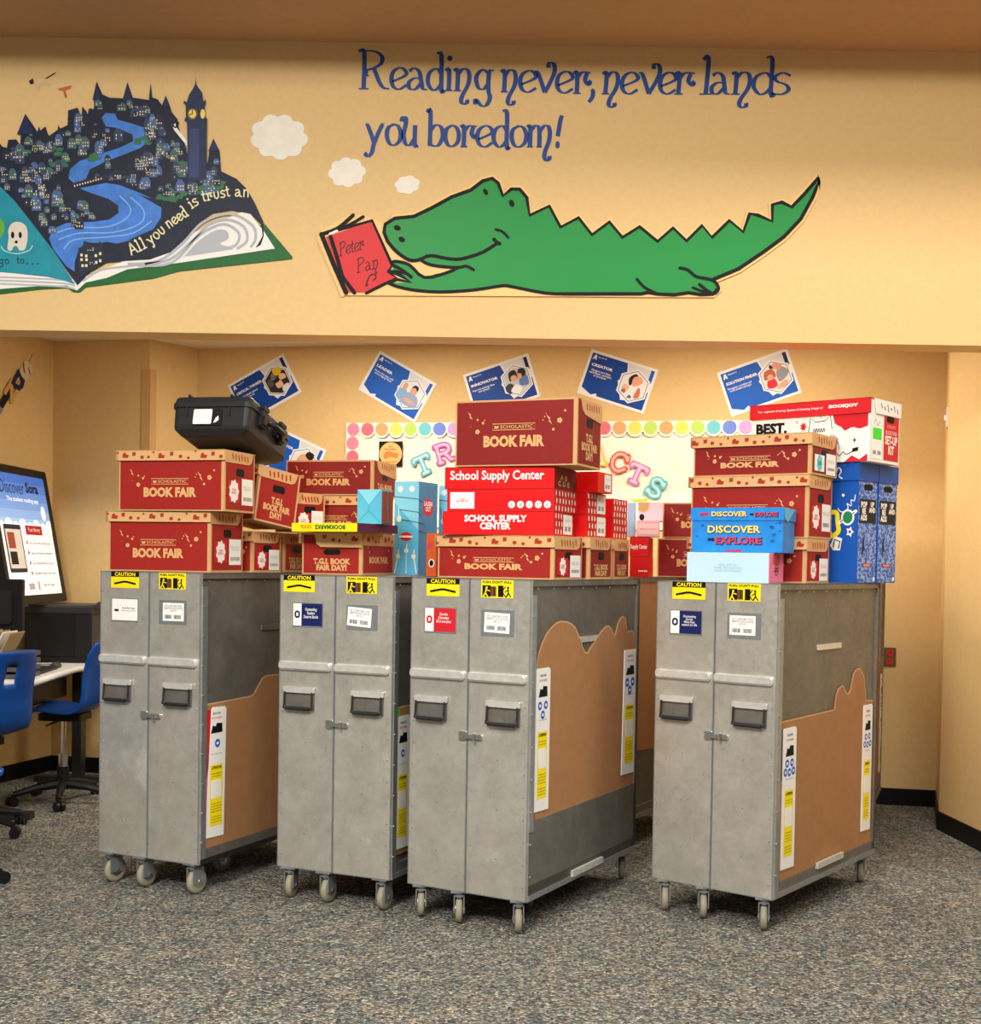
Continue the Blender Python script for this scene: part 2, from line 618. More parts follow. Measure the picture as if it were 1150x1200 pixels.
SOFF = Matrix(((1, 0, 0, 0), (0, 0, -1, SOF_Y), (0, 1, 0, 0), (0, 0, 0, 1)))
U = 0.00407

# outlet and switch
t = thing('wall_outlet', 'steel wall outlet plate with two red sockets on the back wall', 'outlet', tuple(BW @ Vector((-0.074, 0.934, 0))), 0)
t.matrix_world = BW @ Matrix.Translation((-0.074, 0.934, 0))
part('plate', MB().prism(rr(-0.038, 0.038, -0.06, 0.06, 0.006), 0, 0.006), mat('brown_steel', (120, 88, 62), 0.4, 0.5), t)
for s in (-1, 1):
    part('socket', MB().prism(ngon(0, s * 0.027, 0.02, 16), 0.006, 0.01), mat('red_socket', (214, 48, 30), 0.5), t)
    part('socket_slot', MB().box(-0.009, -0.005, s * 0.027 - 0.006, s * 0.027 + 0.008, 0.01, 0.0105).box(0.005, 0.009, s * 0.027 - 0.006, s * 0.027 + 0.008, 0.01, 0.0105), BLACKP, t)
dR = Vector((2.598 - 2.82, 7.227 - 7.904)).normalized()
t = thing('light_switch', 'white light switch on the narrow return wall at right', 'switch')
t.matrix_world = Matrix(((dR.x, 0, dR.y, 2.67 + 0.0), (dR.y, 0, -dR.x, 7.447), (0, 1, 0, 2.384), (0, 0, 0, 1)))
part('plate', MB().prism(rr(-0.04, 0.04, -0.06, 0.06, 0.008), 0, 0.008), WHITE, t)
part('toggle', MB().box(-0.008, 0.008, -0.015, 0.015, 0.008, 0.02), WHITE, t)


# ------------------------------------------------------------------ painted slogan on the bulkhead
SLOGAN = mat('navy_wall_paint', (38, 72, 142), 0.5)
GL = {  # stroke lettering: (width, strokes); x-height 1
    'n': (.9, [[(.02, .93), (.2, .97), (.2, 0)], [(.03, 0), (.38, 0)], [(.2, .72), (.42, 1), (.66, .95), (.74, .62), (.66, .22), (.45, -.18), (.38, -.48), (.5, -.62), (.66, -.54), (.64, -.42)]]),
    'e': (.78, [[(.1, .36), (.74, .66), (.66, .92), (.42, 1), (.14, .82), (.05, .46), (.16, .12), (.44, 0), (.78, .2)]]),
    'a': (.95, [[(.1, .86), (.3, 1), (.56, .84), (.66, .4), (.74, .06), (.94, 0)], [(.64, .5), (.36, .54), (.09, .34), (.13, .06), (.38, .02), (.62, .26)]]),
    'd': (.82, [[(.44, 1.7), (.64, 1.62), (.66, 0), (.8, 0)], [(.66, .74), (.44, 1), (.12, .8), (.06, .34), (.28, 0), (.52, .1), (.66, .34)]]),
    'i': (.36, [[(.02, .93), (.18, .97), (.18, 0)], [(.02, 0), (.34, 0)]]),
    'g': (.95, [[(.66, .84), (.36, 1), (.08, .66), (.18, .18), (.44, .1), (.66, .36)], [(.92, .96), (.7, .9), (.67, .1), (.76, -.3), (.6, -.64), (.36, -.68), (.14, -.44), (.05, -.4), (.06, -.62)]]),
    'v': (.85, [[(0, .97), (.14, .9), (.42, 0)], [(.42, 0), (.7, .66), (.8, 1.08), (.72, 1.36), (.56, 1.36), (.55, 1.16)]]),
    'r': (.8, [[(.02, .93), (.18, .97), (.18, 0)], [(.02, 0), (.36, 0)], [(.18, .7), (.4, .98), (.78, .96)], [(.62, .94), (.54, .62), (.68, .4), (.76, .5), (.68, .6)]]),
    ',': (.3, [[(.12, .2), (.2, .1), (.18, -.15), (0, -.4)]]),
    'l': (.5, [[(.06, 1.6), (.24, 1.7), (.22, 0)], [(0, 0), (.42, 0)]]),
    's': (.66, [[(.64, .86), (.36, 1), (.1, .82), (.18, .6), (.5, .44), (.6, .2), (.42, .02), (.2, 0), (0, .06)]]),
    'y': (.85, [[(0, .97), (.12, .9), (.4, .12)], [(.84, .97), (.74, .9), (.42, .1), (.32, -.36), (.16, -.56), (.04, -.48), (.1, -.38)]]),
    'o': (.8, [[(.4, 1), (.12, .82), (.06, .44), (.2, .08), (.44, 0), (.7, .2), (.76, .58), (.62, .9), (.4, 1)]]),
    'u': (.85, [[(.02, 1.14), (.06, 1.34), (.2, 1.32), (.22, 1.05), (.12, .5), (.22, .08), (.42, .02), (.62, .3)], [(.66, .97), (.66, 0), (.82, 0)]]),
    'b': (.85, [[(0, 1.6), (.16, 1.66), (.16, 0)], [(.16, .7), (.42, 1), (.7, .88), (.78, .46), (.6, .06), (.34, 0), (.16, .12)]]),
    'm': (1.5, [[(.02, .93), (.18, .97), (.18, 0)], [(.02, 0), (.34, 0)], [(.18, .72), (.42, 1), (.62, .92), (.66, .6), (.66, 0)], [(.52, 0), (.8, 0)],
                [(.66, .72), (.9, 1), (1.12, .95), (1.2, .62), (1.14, .22), (.98, -.18), (.94, -.5), (1.06, -.66), (1.2, -.56), (1.18, -.44)]]),
    'R': (1.25, [[(0, 1.74), (.22, 1.7), (.22, 0)], [(.02, 0), (.42, 0)], [(.05, 1.76), (.62, 1.74), (.92, 1.5), (.88, 1.16), (.56, .94), (.34, .86), (.3, .66), (.42, .6)], [(.62, .94), (.84, .3), (1.02, .04), (1.24, 0)]]),
    '!': (.4, [[(.34, 1.5), (.24, 1.2), (.12, .5)]]),
    't': (.5, [[(.22, 1.45), (.2, .3), (.3, 0), (.46, .06)], [(0, .98), (.45, 1.0)]]),
    'A': (.9, [[(0, 0), (.42, 1.6), (.5, 1.6), (.88, 0)], [(.16, .55), (.76, .55)]]),
    'P': (.9, [[(.15, 1.65), (.15, 0)], [(0, 1.5), (.5, 1.68), (.85, 1.35), (.6, .95), (.15, .8)], [(0, 0), (.35, 0)]]),
    '.': (.3, [[(.1, 0), (.16, .06)]]),
}


def pen(mb, ch, to, nib, c, w=None, n=4):
    for k, st in enumerate(GL[ch][1]):
        p = smooth(st, n) if len(st) > 2 else st
        q = [to(x, y) for x, y in p]
        mb.ribbon(q, w or 0, c + k * 2e-4, nib=nib, ends=bool(w))
    return mb


t = thing('painted_slogan', 'large navy painted slogan in curly letters high on the bulkhead above the crocodile', 'mural', (0, 0, 0))
L1 = [('R', 420, 457), ('e', 457.5, 476.5), ('a', 477, 501), ('d', 500, 521.5), ('i', 521, 531), ('n', 531, 554), ('g', 556, 579), ('n', 586, 608), ('e', 608, 628), ('v', 626, 651), ('e', 651, 671),
      ('r', 671, 692), (',', 690, 697), ('n', 704, 727), ('e', 726.5, 746.5), ('v', 747, 773), ('e', 771, 791), ('r', 789, 813), ('l', 819, 836), ('a', 831, 855), ('n', 855, 882), ('d', 880, 908), ('s', 903, 925)]
L2 = [('y', 428, 450), ('o', 452, 470.5), ('u', 470, 491), ('b', 500, 520.5), ('o', 520.5, 538.5), ('r', 539, 559), ('e', 558, 577), ('d', 577, 598), ('o', 598, 617.5), ('m', 617, 651), ('!', 651, 659)]
for row, base, xh, ital in ((L1, lambda x: 103.8 + 6.2 * min(1, max(0, (x - 425) / 275.0)) + 0.6 * max(0, (x - 700) / 225), 25.0, 0), (L2, lambda x: 169.5 + 2.5 * min(1, max(0, (x - 440) / 120)), 24.5, 0)):
    for ch, x0, x1 in row:
        mb = MB(SOFF)
        gw = GL[ch][0]
        b = base((x0 + x1) / 2)
        it = 1.6 if x0 > 700 else 0.5
        to = lambda x, y: G(x0 + x / gw * (x1 - x0) + y * it, b - y * xh)
        pen(mb, ch, to, (0.0215, 0.0068), 0.002)
        if ch == 'i':
            mb.flat(ngon(*to(.2, 1.5), 0.013, 12), 0.002)
        if ch == '!':
            mb.flat(ngon(*to(.12, .1), 0.011, 10, 0.018), 0.002)
        part('letter', mb, SLOGAN, t)

# ------------------------------------------------------------------ clouds
CLOUD = mat('white_wall_paint', (238, 232, 220), 0.6, noise=0.06, nscale=14)


def cloud(label, cx, cy, rx, ry, lobes, seed):
    r = random.Random(seed)
    pts = []
    for i in range(120):
        a = 2 * math.pi * i / 120
        k = 1 + 0.15 * abs(math.sin(a * lobes / 2 + seed)) + .05 * math.sin(2 * a + seed) - 0.09
        pts.append(G(cx + rx * k * math.cos(a), cy + ry * k * math.sin(a)))
    solo('painted_cloud', MB(SOFF).prism(pts, 0.0005, 0.003), CLOUD, label, 'mural', 'white clouds painted on the bulkhead')


cloud('largest white painted cloud, nearest the clock tower', 327.5, 160.5, 31, 26.5, 9, 1)
cloud('middle-sized white painted cloud above the red book', 407, 202, 20, 17.5, 8, 2)
cloud('smallest white painted cloud above the crocodile snout', 477.5, 216.5, 14, 10.5, 7, 3)

# faint flying figures and sparkle
t = thing('painted_flyers', 'faded little painted flyers above the town roofs', 'mural')
part('dark_stroke', MB(SOFF).flat(GS([(35, 95), (40, 92), (41, 98), (37, 99)]), .002), mat('maroon_paint', (52, 22, 26), 0.6), t)
part('dark_stroke', MB(SOFF).flat(GS([(53, 92.5), (66, 85), (67, 86), (57, 92)]), .002), mat('maroon_paint', (52, 22, 26), 0.6), t)
part('pale_stroke', MB(SOFF).flat(GS([(42, 98), (52, 97), (62, 98), (58, 101), (48, 101), (47, 108), (44, 105)]), .002), mat('pale_paint', (206, 176, 142), 0.6), t)
part('orange_stroke', MB(SOFF).flat(GS([(69, 104), (85, 100), (84, 104), (78, 106), (80, 114), (77, 115), (75, 107), (70, 106)]), .002), mat('russet_paint', (186, 106, 62), 0.6), t)
mb = MB(SOFF)
r = random.Random(5)
for i in range(46):
    k = r.random()
    x, y = 350 + 38 * k + r.gauss(0, 5), 232 + 22 * k + r.gauss(0, 7)
    a = r.random() * 6
    mb.flat(GS([(x, y), (x + 3.2 * math.cos(a), y + 3.2 * math.sin(a)), (x + 0.7, y + 1.0)]), .0015 + i * 1e-5)
solo('painted_sparkle', mb, mat('pale_yellow_paint', (222, 200, 120), 0.6), 'pale yellow sparkle dust painted above the red book', 'mural')['kind'] = 'stuff'

# ------------------------------------------------------------------ the crocodile cut-out
GREEN = mat('crocodile_green_paint', (26, 138, 62), 0.45)
CREAMB = mat('cream_board_edge', (246, 200, 134), 0.6)
t = thing('crocodile_cutout', 'long green crocodile cut-out lying on its belly on the bulkhead', 'cutout')
ca = lambda P: [(360 + x / 3.594, 200 + y / 3.594) for x, y in P]
cb = lambda P: [(660 + x / 3.594, 200 + y / 3.594) for x, y in P]
top = ca([(340, 300), (325, 262), (330, 228), (370, 203), (450, 195), (520, 162), (610, 113), (690, 84), (740, 46), (780, 35), (805, 55), (825, 108), (860, 80), (895, 80), (925, 115), (938, 190), (1020, 151), (1068, 240)])
top += cb([(65, 200), (122, 272), (195, 218), (250, 283), (322, 238), (398, 300), (463, 243), (520, 298), (585, 233), (627, 283), (700, 212), (758, 260), (785, 183), (820, 190), (880, 215), (880, 145), (920, 135), (962, 155), (1010, 105), (1075, 30)])
tail = cb([(1062, 80), (1050, 112), (1000, 205), (930, 280), (850, 340), (740, 415), (628, 462)])
foot = cb([(655, 497), (632, 522), (580, 524), (530, 516), (470, 525), (400, 522), (360, 515), (330, 521), (0, 521)])
belly = ca([(1000, 517), (860, 490), (820, 487), (700, 505), (560, 513), (450, 505), (380, 490), (345, 476)])
hand = ca([(435, 472), (340, 425), (362, 418), (368, 384), (425, 398), (495, 452), (545, 436), (595, 430), (640, 408), (560, 402), (490, 382), (470, 374), (430, 376), (380, 345)])
body = top + tail + foot + belly + hand
base = ca([(50, 285), (150, 527), (1078, 531)]) + cb([(0, 531), (330, 534), (640, 535), (672, 505), (660, 475)])
cream = ca([(50, 285), (60, 255), (180, 185), (240, 190), (285, 205), (330, 228), (345, 215)]) + top[4:17] + top[17:] + tail + cb([(672, 505), (640, 535), (330, 534), (0, 531)]) + ca([(150, 527)])
mb = MB(SOFF).prism(GS(cream), 0.0015, 0.010)
mb.ribbon(GS(top[3:] + tail), 9.5 * U, 0.0095, 0.0015)
mb.ribbon(GS(ca([(48, 283), (150, 527)]) ), 3.5 * U, 0.0096, 0.0015)
part('backing_board', mb, CREAMB, t)
part('green_body', MB(SOFF).prism(GS(body), 0.0101, 0.0125), GREEN, t)
mb = MB(SOFF)
LW = 4.0 * U


def stroke(P, k=1.0, sm=True, dz=0.0):
    mb.ribbon(GS(smooth(P, 3) if sm and len(P) > 2 else P), LW * k, 0.0137 + dz)


stroke(top + tail, 1.05, False)
stroke(foot, 1.0, False, .00005)
stroke(cb([(10, 521)]) + belly, 0.9, True, .0001)
stroke(ca([(340, 300), (380, 345), (430, 378), (470, 378), (520, 360), (590, 372), (650, 374), (740, 346), (805, 305)]), 1, True, .00015)
stroke(ca([(788, 292), (800, 305), (812, 310)]), 1.1, False, .0002)
stroke(ca([(795, 250), (822, 258), (848, 284)]), 0.8, True, .0002)
stroke(ca([(480, 378), (510, 395), (560, 405), (640, 410), (670, 404), (702, 420)]), 0.9, True, .00025)
stroke(ca([(640, 408), (595, 430), (495, 452), (430, 398), (368, 384), (364, 400), (400, 420), (440, 450)]), 0.95, True, .0003)
stroke(ca([(345, 424), (390, 440), (438, 472), (380, 460), (345, 476)]), 0.95, False, .00035)
stroke(ca([(370, 425), (420, 436), (440, 452)]), 0.8, False, .0004)
stroke(cb([(312, 460), (345, 495), (395, 520)]), 0.9, True, .0002)
stroke(cb([(492, 412), (525, 420), (560, 448), (610, 458), (640, 470), (656, 500), (630, 520), (575, 482)]), 0.95, True, .0003)
stroke(cb([(548, 495), (580, 508), (612, 516)]), 0.8, False, .00035)
stroke(cb([(535, 516), (580, 524)]), 0.8, False, .0004)
part('black_outline', mb, BLACKP, t)
for x, y, rx, ry, a in ((752, 92, 9, 15, -.5), (862, 140, 11, 16, -.4), (381, 243, 15, 11, .4), (400, 292, 15, 11, .5)):
    p = []
    for i in range(16):
        q = 2 * math.pi * i / 16
        u, v = rx * math.cos(q), ry * math.sin(q)
        p.append((x + u * math.cos(a) - v * math.sin(a), y + u * math.sin(a) + v * math.cos(a)))
    part('eye' if x > 700 else 'nostril', MB(SOFF).flat(GS(ca(p)), 0.014), BLACKP, t)
# red book held by the crocodile (painted on the same board)
bk = part('red_book', MB(SOFF).prism(GS(ca([(80, 282), (275, 212), (300, 260), (362, 400), (345, 428), (370, 455), (330, 478), (255, 515), (165, 515)])), 0.0101, 0.013), mat('red_book_paint', (206, 32, 38), 0.45), t)
mb = MB(SOFF)
stroke(ca([(60, 272), (275, 212), (360, 402), (342, 428), (378, 455), (330, 478), (250, 518)]), 0.9, False)
stroke(ca([(62, 270), (110, 390), (165, 516)]), 1.4, False, .0001)
stroke(ca([(100, 280), (125, 360), (150, 450), (200, 516)]), 1.2, False, .00015)
stroke(ca([(62, 270), (130, 245), (195, 190)]), 1.1, True, .0002)
stroke(ca([(110, 258), (180, 230), (238, 196)]), 0.9, True, .0003)
part('black_outline', mb, BLACKP, t)
mb = MB(SOFF).flat(GS(ca([(92, 266), (128, 250), (134, 258), (96, 274)])), 0.0142)
part('page_glimpse', mb, WHITE, t)
mb = MB(SOFF)
DKRED = mat('dark_red_paint', (70, 12, 16), 0.5)
for word, x0, y0, xh, slope, adv in (('Peter', 138, 362, 34, -.30, 29), ('Pan', 212, 432, 36, -.22, 35)):
    x = x0
    for ch in word:
        gw = GL[ch][0]
        wpx = gw * adv * (.92 if ch != 'P' else 1.05)
        yy = y0 + (x - x0) * slope
        to = lambda a, b: G(*ca([(x + a / gw * wpx * .92, yy + a / gw * wpx * slope - b * xh)])[0])
        pen(mb, ch if ch != 'n' else 'm' if False else ch, to, None, 0.0136, 0.0048, 3)
        x += wpx
mb.ribbon(GS(smooth(ca([(250, 485), (262, 450), (280, 438), (292, 450), (280, 465)]), 3)), 0.007, .0136)
mb.flat(ngon(*G(*ca([(252, 484)])[0]), 0.008, 8), .0137)
part('lettering', mb, DKRED, t)

# ------------------------------------------------------------------ the painted open book with a night town on its page
t = thing('open_book_mural', 'big painted open book with a dark night town and blue river on its page', 'mural')
a7 = lambda P: [(x / 6.39, 200 + y / 6.39) for x, y in P]      # sheets of the sketch
a5 = lambda P: [(x / 6.389, 80 + y / 6.389) for x, y in P]
a6 = lambda P: [(150 + x / 5.0, 80 + y / 5.0) for x, y in P]
TOWN = mat('night_town_paint', (24, 30, 50), 0.5, noise=0.3, nscale=16)
cover = a7([(-250, 945), (0, 925), (300, 890), (505, 880), (545, 910), (595, 912), (640, 875), (1150, 808)]) + a6([(300, 1190), (960, 1118), (965, 1105), (800, 910), (600, 1000)]) + a7([(580, 850), (0, 850), (-250, 850)])
part('green_cover', MB(SOFF).prism(GS(cover), 0.0, 0.006), mat('book_cover_green', (28, 96, 44), 0.5, noise=0.15, nscale=20), t)
pages = a7([(-250, 885), (0, 888), (350, 862), (500, 862), (575, 900), (640, 840), (800, 805)]) + a6([(0, 1178), (160, 1162), (862, 1058), (800, 960), (700, 830), (300, 1000)]) + a7([(575, 820), (0, 760), (-250, 760)])
part('page_edges', MB(SOFF).prism(GS(pages), 0.006, 0.008), mat('page_white_paint', (236, 232, 228), 0.6), t)
teal = a7([(-250, -110), (0, 115), (120, 235), (240, 390), (400, 590), (560, 855), (480, 825), (300, 785), (0, 762), (-250, 750)])
part('teal_page', MB(SOFF).prism(GS(teal), 0.008, 0.0095), mat('teal_page_paint', (30, 140, 160), 0.5, noise=0.14, nscale=10), t)
sky = a5([(-250, 560), (0, 555), (25, 590), (60, 600), (70, 540), (130, 535), (160, 580), (165, 500), (200, 345), (290, 480), (300, 440), (310, 470), (350, 440), (365, 490), (375, 510), (440, 465), (445, 428), (460, 455), (515, 430), (520, 320), (590, 300), (620, 370), (625, 290), (655, 325), (665, 350), (675, 305), (712, 310), (715, 200), (735, 105), (775, 200), (830, 225), (930, 230), (963, 110), (1003, 225), (1110, 240)])
page = sky + a6([(128, 190), (140, 95), (148, 175), (180, 185), (205, 220), (228, 165), (250, 220), (262, 260), (295, 300), (300, 345), (345, 470), (350, 500), (470, 560), (480, 490), (505, 415), (540, 485), (548, 605), (640, 650), (700, 710), (745, 790), (795, 900), (797, 985), (780, 1035), (750, 1055), (790, 985), (785, 920), (720, 855), (610, 832), (500, 850), (420, 905), (340, 1000), (250, 1080), (130, 1122), (0, 1130)]) + a7([(800, 690), (680, 760), (580, 862), (400, 600), (240, 390), (120, 235), (0, 115), (-250, -110)])
part('night_page', MB(SOFF).prism(GS(page), 0.008, 0.010), TOWN, t)
# curl of the white page
part('page_curl', MB(SOFF).flat(GS(a6([(262, 330), (280, 318), (290, 350), (352, 430), (352, 460), (275, 365)])), 0.0104), mat('page_white_paint', (236, 232, 228)), t)
mb = MB(SOFF)
mb.ribbon(GS(smooth(a6([(300, 320), (285, 350), (268, 335), (278, 322)]), 3)), .008, .0108)
part('curl_line', mb, BLACKP, t)
GREYC = mat('page_grey_paint', (176, 180, 188), 0.6)
part('page_hollow', MB(SOFF).flat(GS(smooth(a6([(330, 1105), (420, 1010), (520, 950), (580, 955), (590, 1000), (540, 1030), (600, 1050), (620, 1060)]), 3)), .0101), GREYC, t)
mb = MB(SOFF)
for pts in ([(100, 1150), (250, 1120), (380, 1010), (480, 915), (590, 890), (680, 930), (700, 1010), (640, 1060)], [(60, 1160), (260, 1140), (420, 980), (560, 915), (650, 965), (640, 1030), (580, 1055), (535, 1035)], [(0, 1150), (180, 1130), (320, 1030), (440, 905), (600, 855), (730, 920), (750, 1000), (720, 1050)]):
    mb.ribbon(GS(smooth(a6(pts), 4)), 0.012, .0103 + len(pts) * 1e-5, ends=False)
for y in (800, 825, 850):
    mb.ribbon(GS(smooth(a7([(-240, y - 5), (0, y), (250, y + 10), (480, y + 22), (560, y + 40)]), 3)), 0.008, .0084, ends=False)
mb.ribbon(GS(smooth(a7([(620, 830), (760, 745), (950, 720), (1150, 690)]), 3)), .010, .0084, ends=False)
part('page_lines', mb, GREYC, t, kind='stuff')
RIVER = mat('river_blue_paint', (66, 122, 206), 0.5, noise=0.25, nscale=14)
mb = MB(SOFF)
mb.flat(GS(a5([(770, 375), (800, 340), (870, 345), (890, 390), (1000, 420), (1105, 455), (1105, 560), (1060, 600), (960, 640), (800, 700), (680, 760), (650, 830), (570, 870), (520, 830), (530, 760), (600, 700), (740, 650), (900, 600), (1005, 550), (1000, 500), (880, 450), (800, 440)])), .0104)
mb.flat(GS(a7([(600, 135), (800, 95), (900, 110), (1050, 170), (1150, 215)]) + a6([(60, 740), (150, 790), (200, 820), (195, 880), (150, 945), (0, 1010)]) + a7([(1000, 520), (880, 548), (800, 535), (760, 545), (640, 540), (590, 600), (560, 690), (560, 760), (500, 720), (400, 590), (370, 510), (400, 440), (500, 395), (700, 385), (820, 370), (890, 320), (890, 265), (820, 215), (700, 175)])), .0104)
part('river', mb, RIVER, t)
mb = MB(SOFF)
for pts in ([(420, 470), (560, 430), (800, 425), (950, 360), (980, 280), (900, 190)], [(440, 520), (600, 470), (850, 465), (1050, 400), (1080, 300), (980, 200)], [(480, 590), (560, 520), (800, 500), (1000, 470), (1140, 380)]):
    mb.ribbon(GS(smooth(a7(pts), 4)), .006, .0108, ends=False)
part('river_ripples', mb, mat('light_river_paint', (124, 172, 232), 0.5), t, kind='stuff')
HOUSE = [mat('house_slate_paint', (52, 66, 100), 0.5), mat('house_blue_paint', (74, 100, 146), 0.5), mat('house_teal_paint', (70, 98, 104), 0.5), mat('house_dark_paint', (34, 40, 62), 0.5)]
WIN = mat('lit_window_paint', (236, 224, 176), 0.5)
hm = [MB(SOFF) for _ in HOUSE]
wm = MB(SOFF)
gm = MB(SOFF)
r = random.Random(11)
river_pts = [(x, y) for x, y in a5([(800, 380), (900, 400), (1000, 450), (1050, 560), (900, 620), (700, 720), (600, 780), (560, 840)]) + a7([(700, 150), (850, 180), (1000, 230), (1100, 300), (1050, 400), (900, 450), (700, 450), (500, 480), (450, 560), (500, 650), (540, 720), (600, 500)]) + a6([(50, 800), (120, 850), (100, 930)])]


def inside(p, poly):
    x, y = p
    c = False
    for i in range(len(poly)):
        x1, y1 = poly[i]
        x2, y2 = poly[i - 1]
        if (y1 > y) != (y2 > y) and x < (x2 - x1) * (y - y1) / (y2 - y1) + x1:
            c = not c
    return c


n = 0
tries = 0
while n < 230 and tries < 5000:
    tries += 1
    x, y = r.uniform(2, 262), r.uniform(112, 330)
    if y > 226 and x > 110 or (x > 205 and y < 150) or y > 312:
        continue
    s = r.uniform(2.4, 5.6)
    if not all(inside(q, page) for q in ((x - s * 1.1, y - s * 1.9), (x + s * 1.1, y - s * 1.9), (x, y + s), (x - s, y + s), (x + s, y + s))) or min(math.hypot(x - a, y - b) for a, b in river_pts) < 11 + s:
        continue
    z = .0112 + n * 3e-6
    h = r.uniform(.8, 1.6) * s
    k = r.randrange(4)
    hm[k].flat(GS([(x - s, y + h), (x + s, y + h), (x + s, y - h * .3), (x + s * .3, y - h), (x - s * .5, y - h), (x - s, y - h * .3)]), z)
    for i in range(3):
        for j in range(2):
            if r.random() < .6:
                wx, wy = x - s * .6 + i * s * .55, y - h * .1 + j * h * .5
                wm.rect(*sorted((G(wx, wy)[0], G(wx + s * .22, wy)[0])), *sorted((G(wx, wy)[1], G(wx, wy + h * .26)[1])), z + .0006)
    n += 1
for x, y, w in ((28, 180, 26), (60, 176, 26), (110, 186, 22), (70, 192, 18), (170, 165, 24), (212, 196, 20), (232, 224, 46), (215, 228, 30), (195, 232, 18), (250, 216, 24)):
    for i in range(7):
        xx, yy = x + r.uniform(-.5, .5) * w, y + r.gauss(0, 3)
        gm.flat(GS([(xx - 5, yy), (xx - 1, yy - 2.4), (xx + 5, yy - 1), (xx + 3, yy + 2.2), (xx - 3, yy + 2)]), .0106 + i * 1e-5)
for k, m_ in enumerate(HOUSE):
    part('painted_houses', hm[k], m_, t, kind='stuff')
part('painted_windows', wm, WIN, t, kind='stuff')
part('painted_bushes', gm, mat('bush_green_paint', (52, 110, 74), 0.5), t, kind='stuff')
# spires
for x, y0, y1, w in ((115, 97, 118, 5), (151, 97, 118, 5), (31.5, 134, 158, 10), (251, 163, 178, 6), (195.5, 113, 126, 4), (178, 99, 116, 1.6)):
    part('painted_spire', MB(SOFF).flat(GS([(x - w, y1), (x, y0), (x + w, y1)]), .0125), mat('spire_paint', (30, 40, 80), 0.5), t)
# bridge
mb = MB(SOFF).flat(GS(a5([(540, 865), (640, 840), (900, 770), (960, 780), (860, 830), (560, 895)])), .0118)
part('painted_bridge', mb, mat('house_dark_paint', (34, 40, 62)), t)
mb = MB(SOFF)
for i in range(11):
    x, y = 88 + i * 3.1, 217.5 - i * .85
    mb.rect(*sorted((G(x, y)[0], G(x + 1.2, y)[0])), *sorted((G(x, y)[1], G(x, y + 2)[1])), .0122)
part('bridge_lights', mb, WIN, t, kind='stuff')
# near house with lit windows, at the fold
part('painted_house_near_fold', MB(SOFF).flat(GS(a7([(590, 720), (590, 580), (625, 575), (630, 530), (655, 535), (660, 570), (740, 570), (745, 535), (765, 540), (770, 580), (790, 650), (700, 740), (600, 800)])), .0118), mat('house_dark_paint', (34, 40, 62)), t)
mb = MB(SOFF)
for x, y in ((605, 625), (640, 632), (605, 660), (642, 660), (712, 630), (745, 615), (715, 680), (745, 668), (612, 705), (640, 705)):
    mb.flat(GS(a7([(x, y), (x + 17, y), (x + 17, y + 20), (x, y + 20)])), .0123)
part('painted_windows', mb, WIN, t, kind='stuff')
# clock tower
TOWER = mat('tower_navy_paint', (34, 46, 78), 0.5, noise=0.2, nscale=20)
mb = MB(SOFF).flat(GS(a6([(355, 670), (352, 320), (335, 310), (345, 290), (345, 215), (332, 212), (335, 195), (350, 205), (365, 160), (385, 130), (400, 100), (402, 55), (406, 100), (425, 125), (442, 150), (448, 205), (460, 185), (462, 210), (455, 225), (460, 290), (470, 300), (468, 320), (465, 655), (440, 660)])), .0128)
part('clock_tower', mb, TOWER, t)
mb = MB(SOFF).rect(*sorted((G(225, 0)[0], G(237, 0)[0])), *sorted((G(0, 148)[1], G(0, 205)[1])), .0131)
part('tower_panel', mb, mat('tower_panel_paint', (50, 66, 108), 0.5), t)
mb = MB(SOFF).flat(ngon(*G(226.8, 134.5), 5.6 * U, 20, 6.2 * U), .0132).flat(ngon(*G(238.8, 134.5), 2.8 * U, 16, 5.6 * U), .0132)
part('clock_face', mb, mat('clock_yellow_paint', (240, 206, 96), 0.5), t)
mb = MB(SOFF).ribbon(GS([(226.8, 134.5), (226.8, 130)]), .004, .0135).ribbon(GS([(226.8, 134.5), (223.4, 135.6)]), .004, .0135)
mb.ribbon([(p[0], p[1]) for p in ngon(*G(226.8, 134.5), 5.0 * U, 20, 5.6 * U)], .0035, .0134, closed=True)
part('clock_hands', mb, BLACKP, t)
# lettering along the page
CHALK = mat('cream_lettering_paint', (228, 220, 176), 0.5)
mb = MB(SOFF)
PATHS = [('All', (155, 299.5), (174.5, 289.5)), ('you', (177.5, 287.5), (196.5, 271)), ('need', (198.5, 268.5), (223, 252)), ('is', (225.5, 245), (235.5, 238.5)), ('trust', (238.5, 236.5), (272, 230)), ('an', (276, 230.5), (294, 231.5))]
for word, p0, p1 in PATHS:
    d = Vector((p1[0] - p0[0], p1[1] - p0[1]))
    ln = d.length
    d.normalize()
    up = Vector((d.y, -d.x))
    tot = sum(GL[c][0] + .18 for c in word)
    x = 0
    for ch in word:
        gw = GL[ch][0]
        sc = ln / tot
        xh = 8.0
        to = lambda a, b: G(*(Vector(p0) + d * ((x + a) * sc) + up * (b * xh)))
        q = {'n': 'u'}.get(ch, ch)
        for kk, st in enumerate(GL[ch][1] if ch not in 'nu' else ([[(.15, 1), (.15, 0)], [(.15, .7), (.4, 1), (.7, .85), (.75, 0)]] if ch == 'n' else [[(.15, 1), (.15, .3), (.4, 0), (.7, .3), (.72, 1)]])):
            mb.ribbon([to(a, b) for a, b in (smooth(st, 3) if len(st) > 2 else st)], .0066, .0135 + kk * 1e-4)
        if ch == 'i':
            mb.flat(ngon(*to(.2, 1.5), .005, 8), .0135)
        x += gw + .18
part('lettering', mb, CHALK, t)
mb = MB(SOFF)
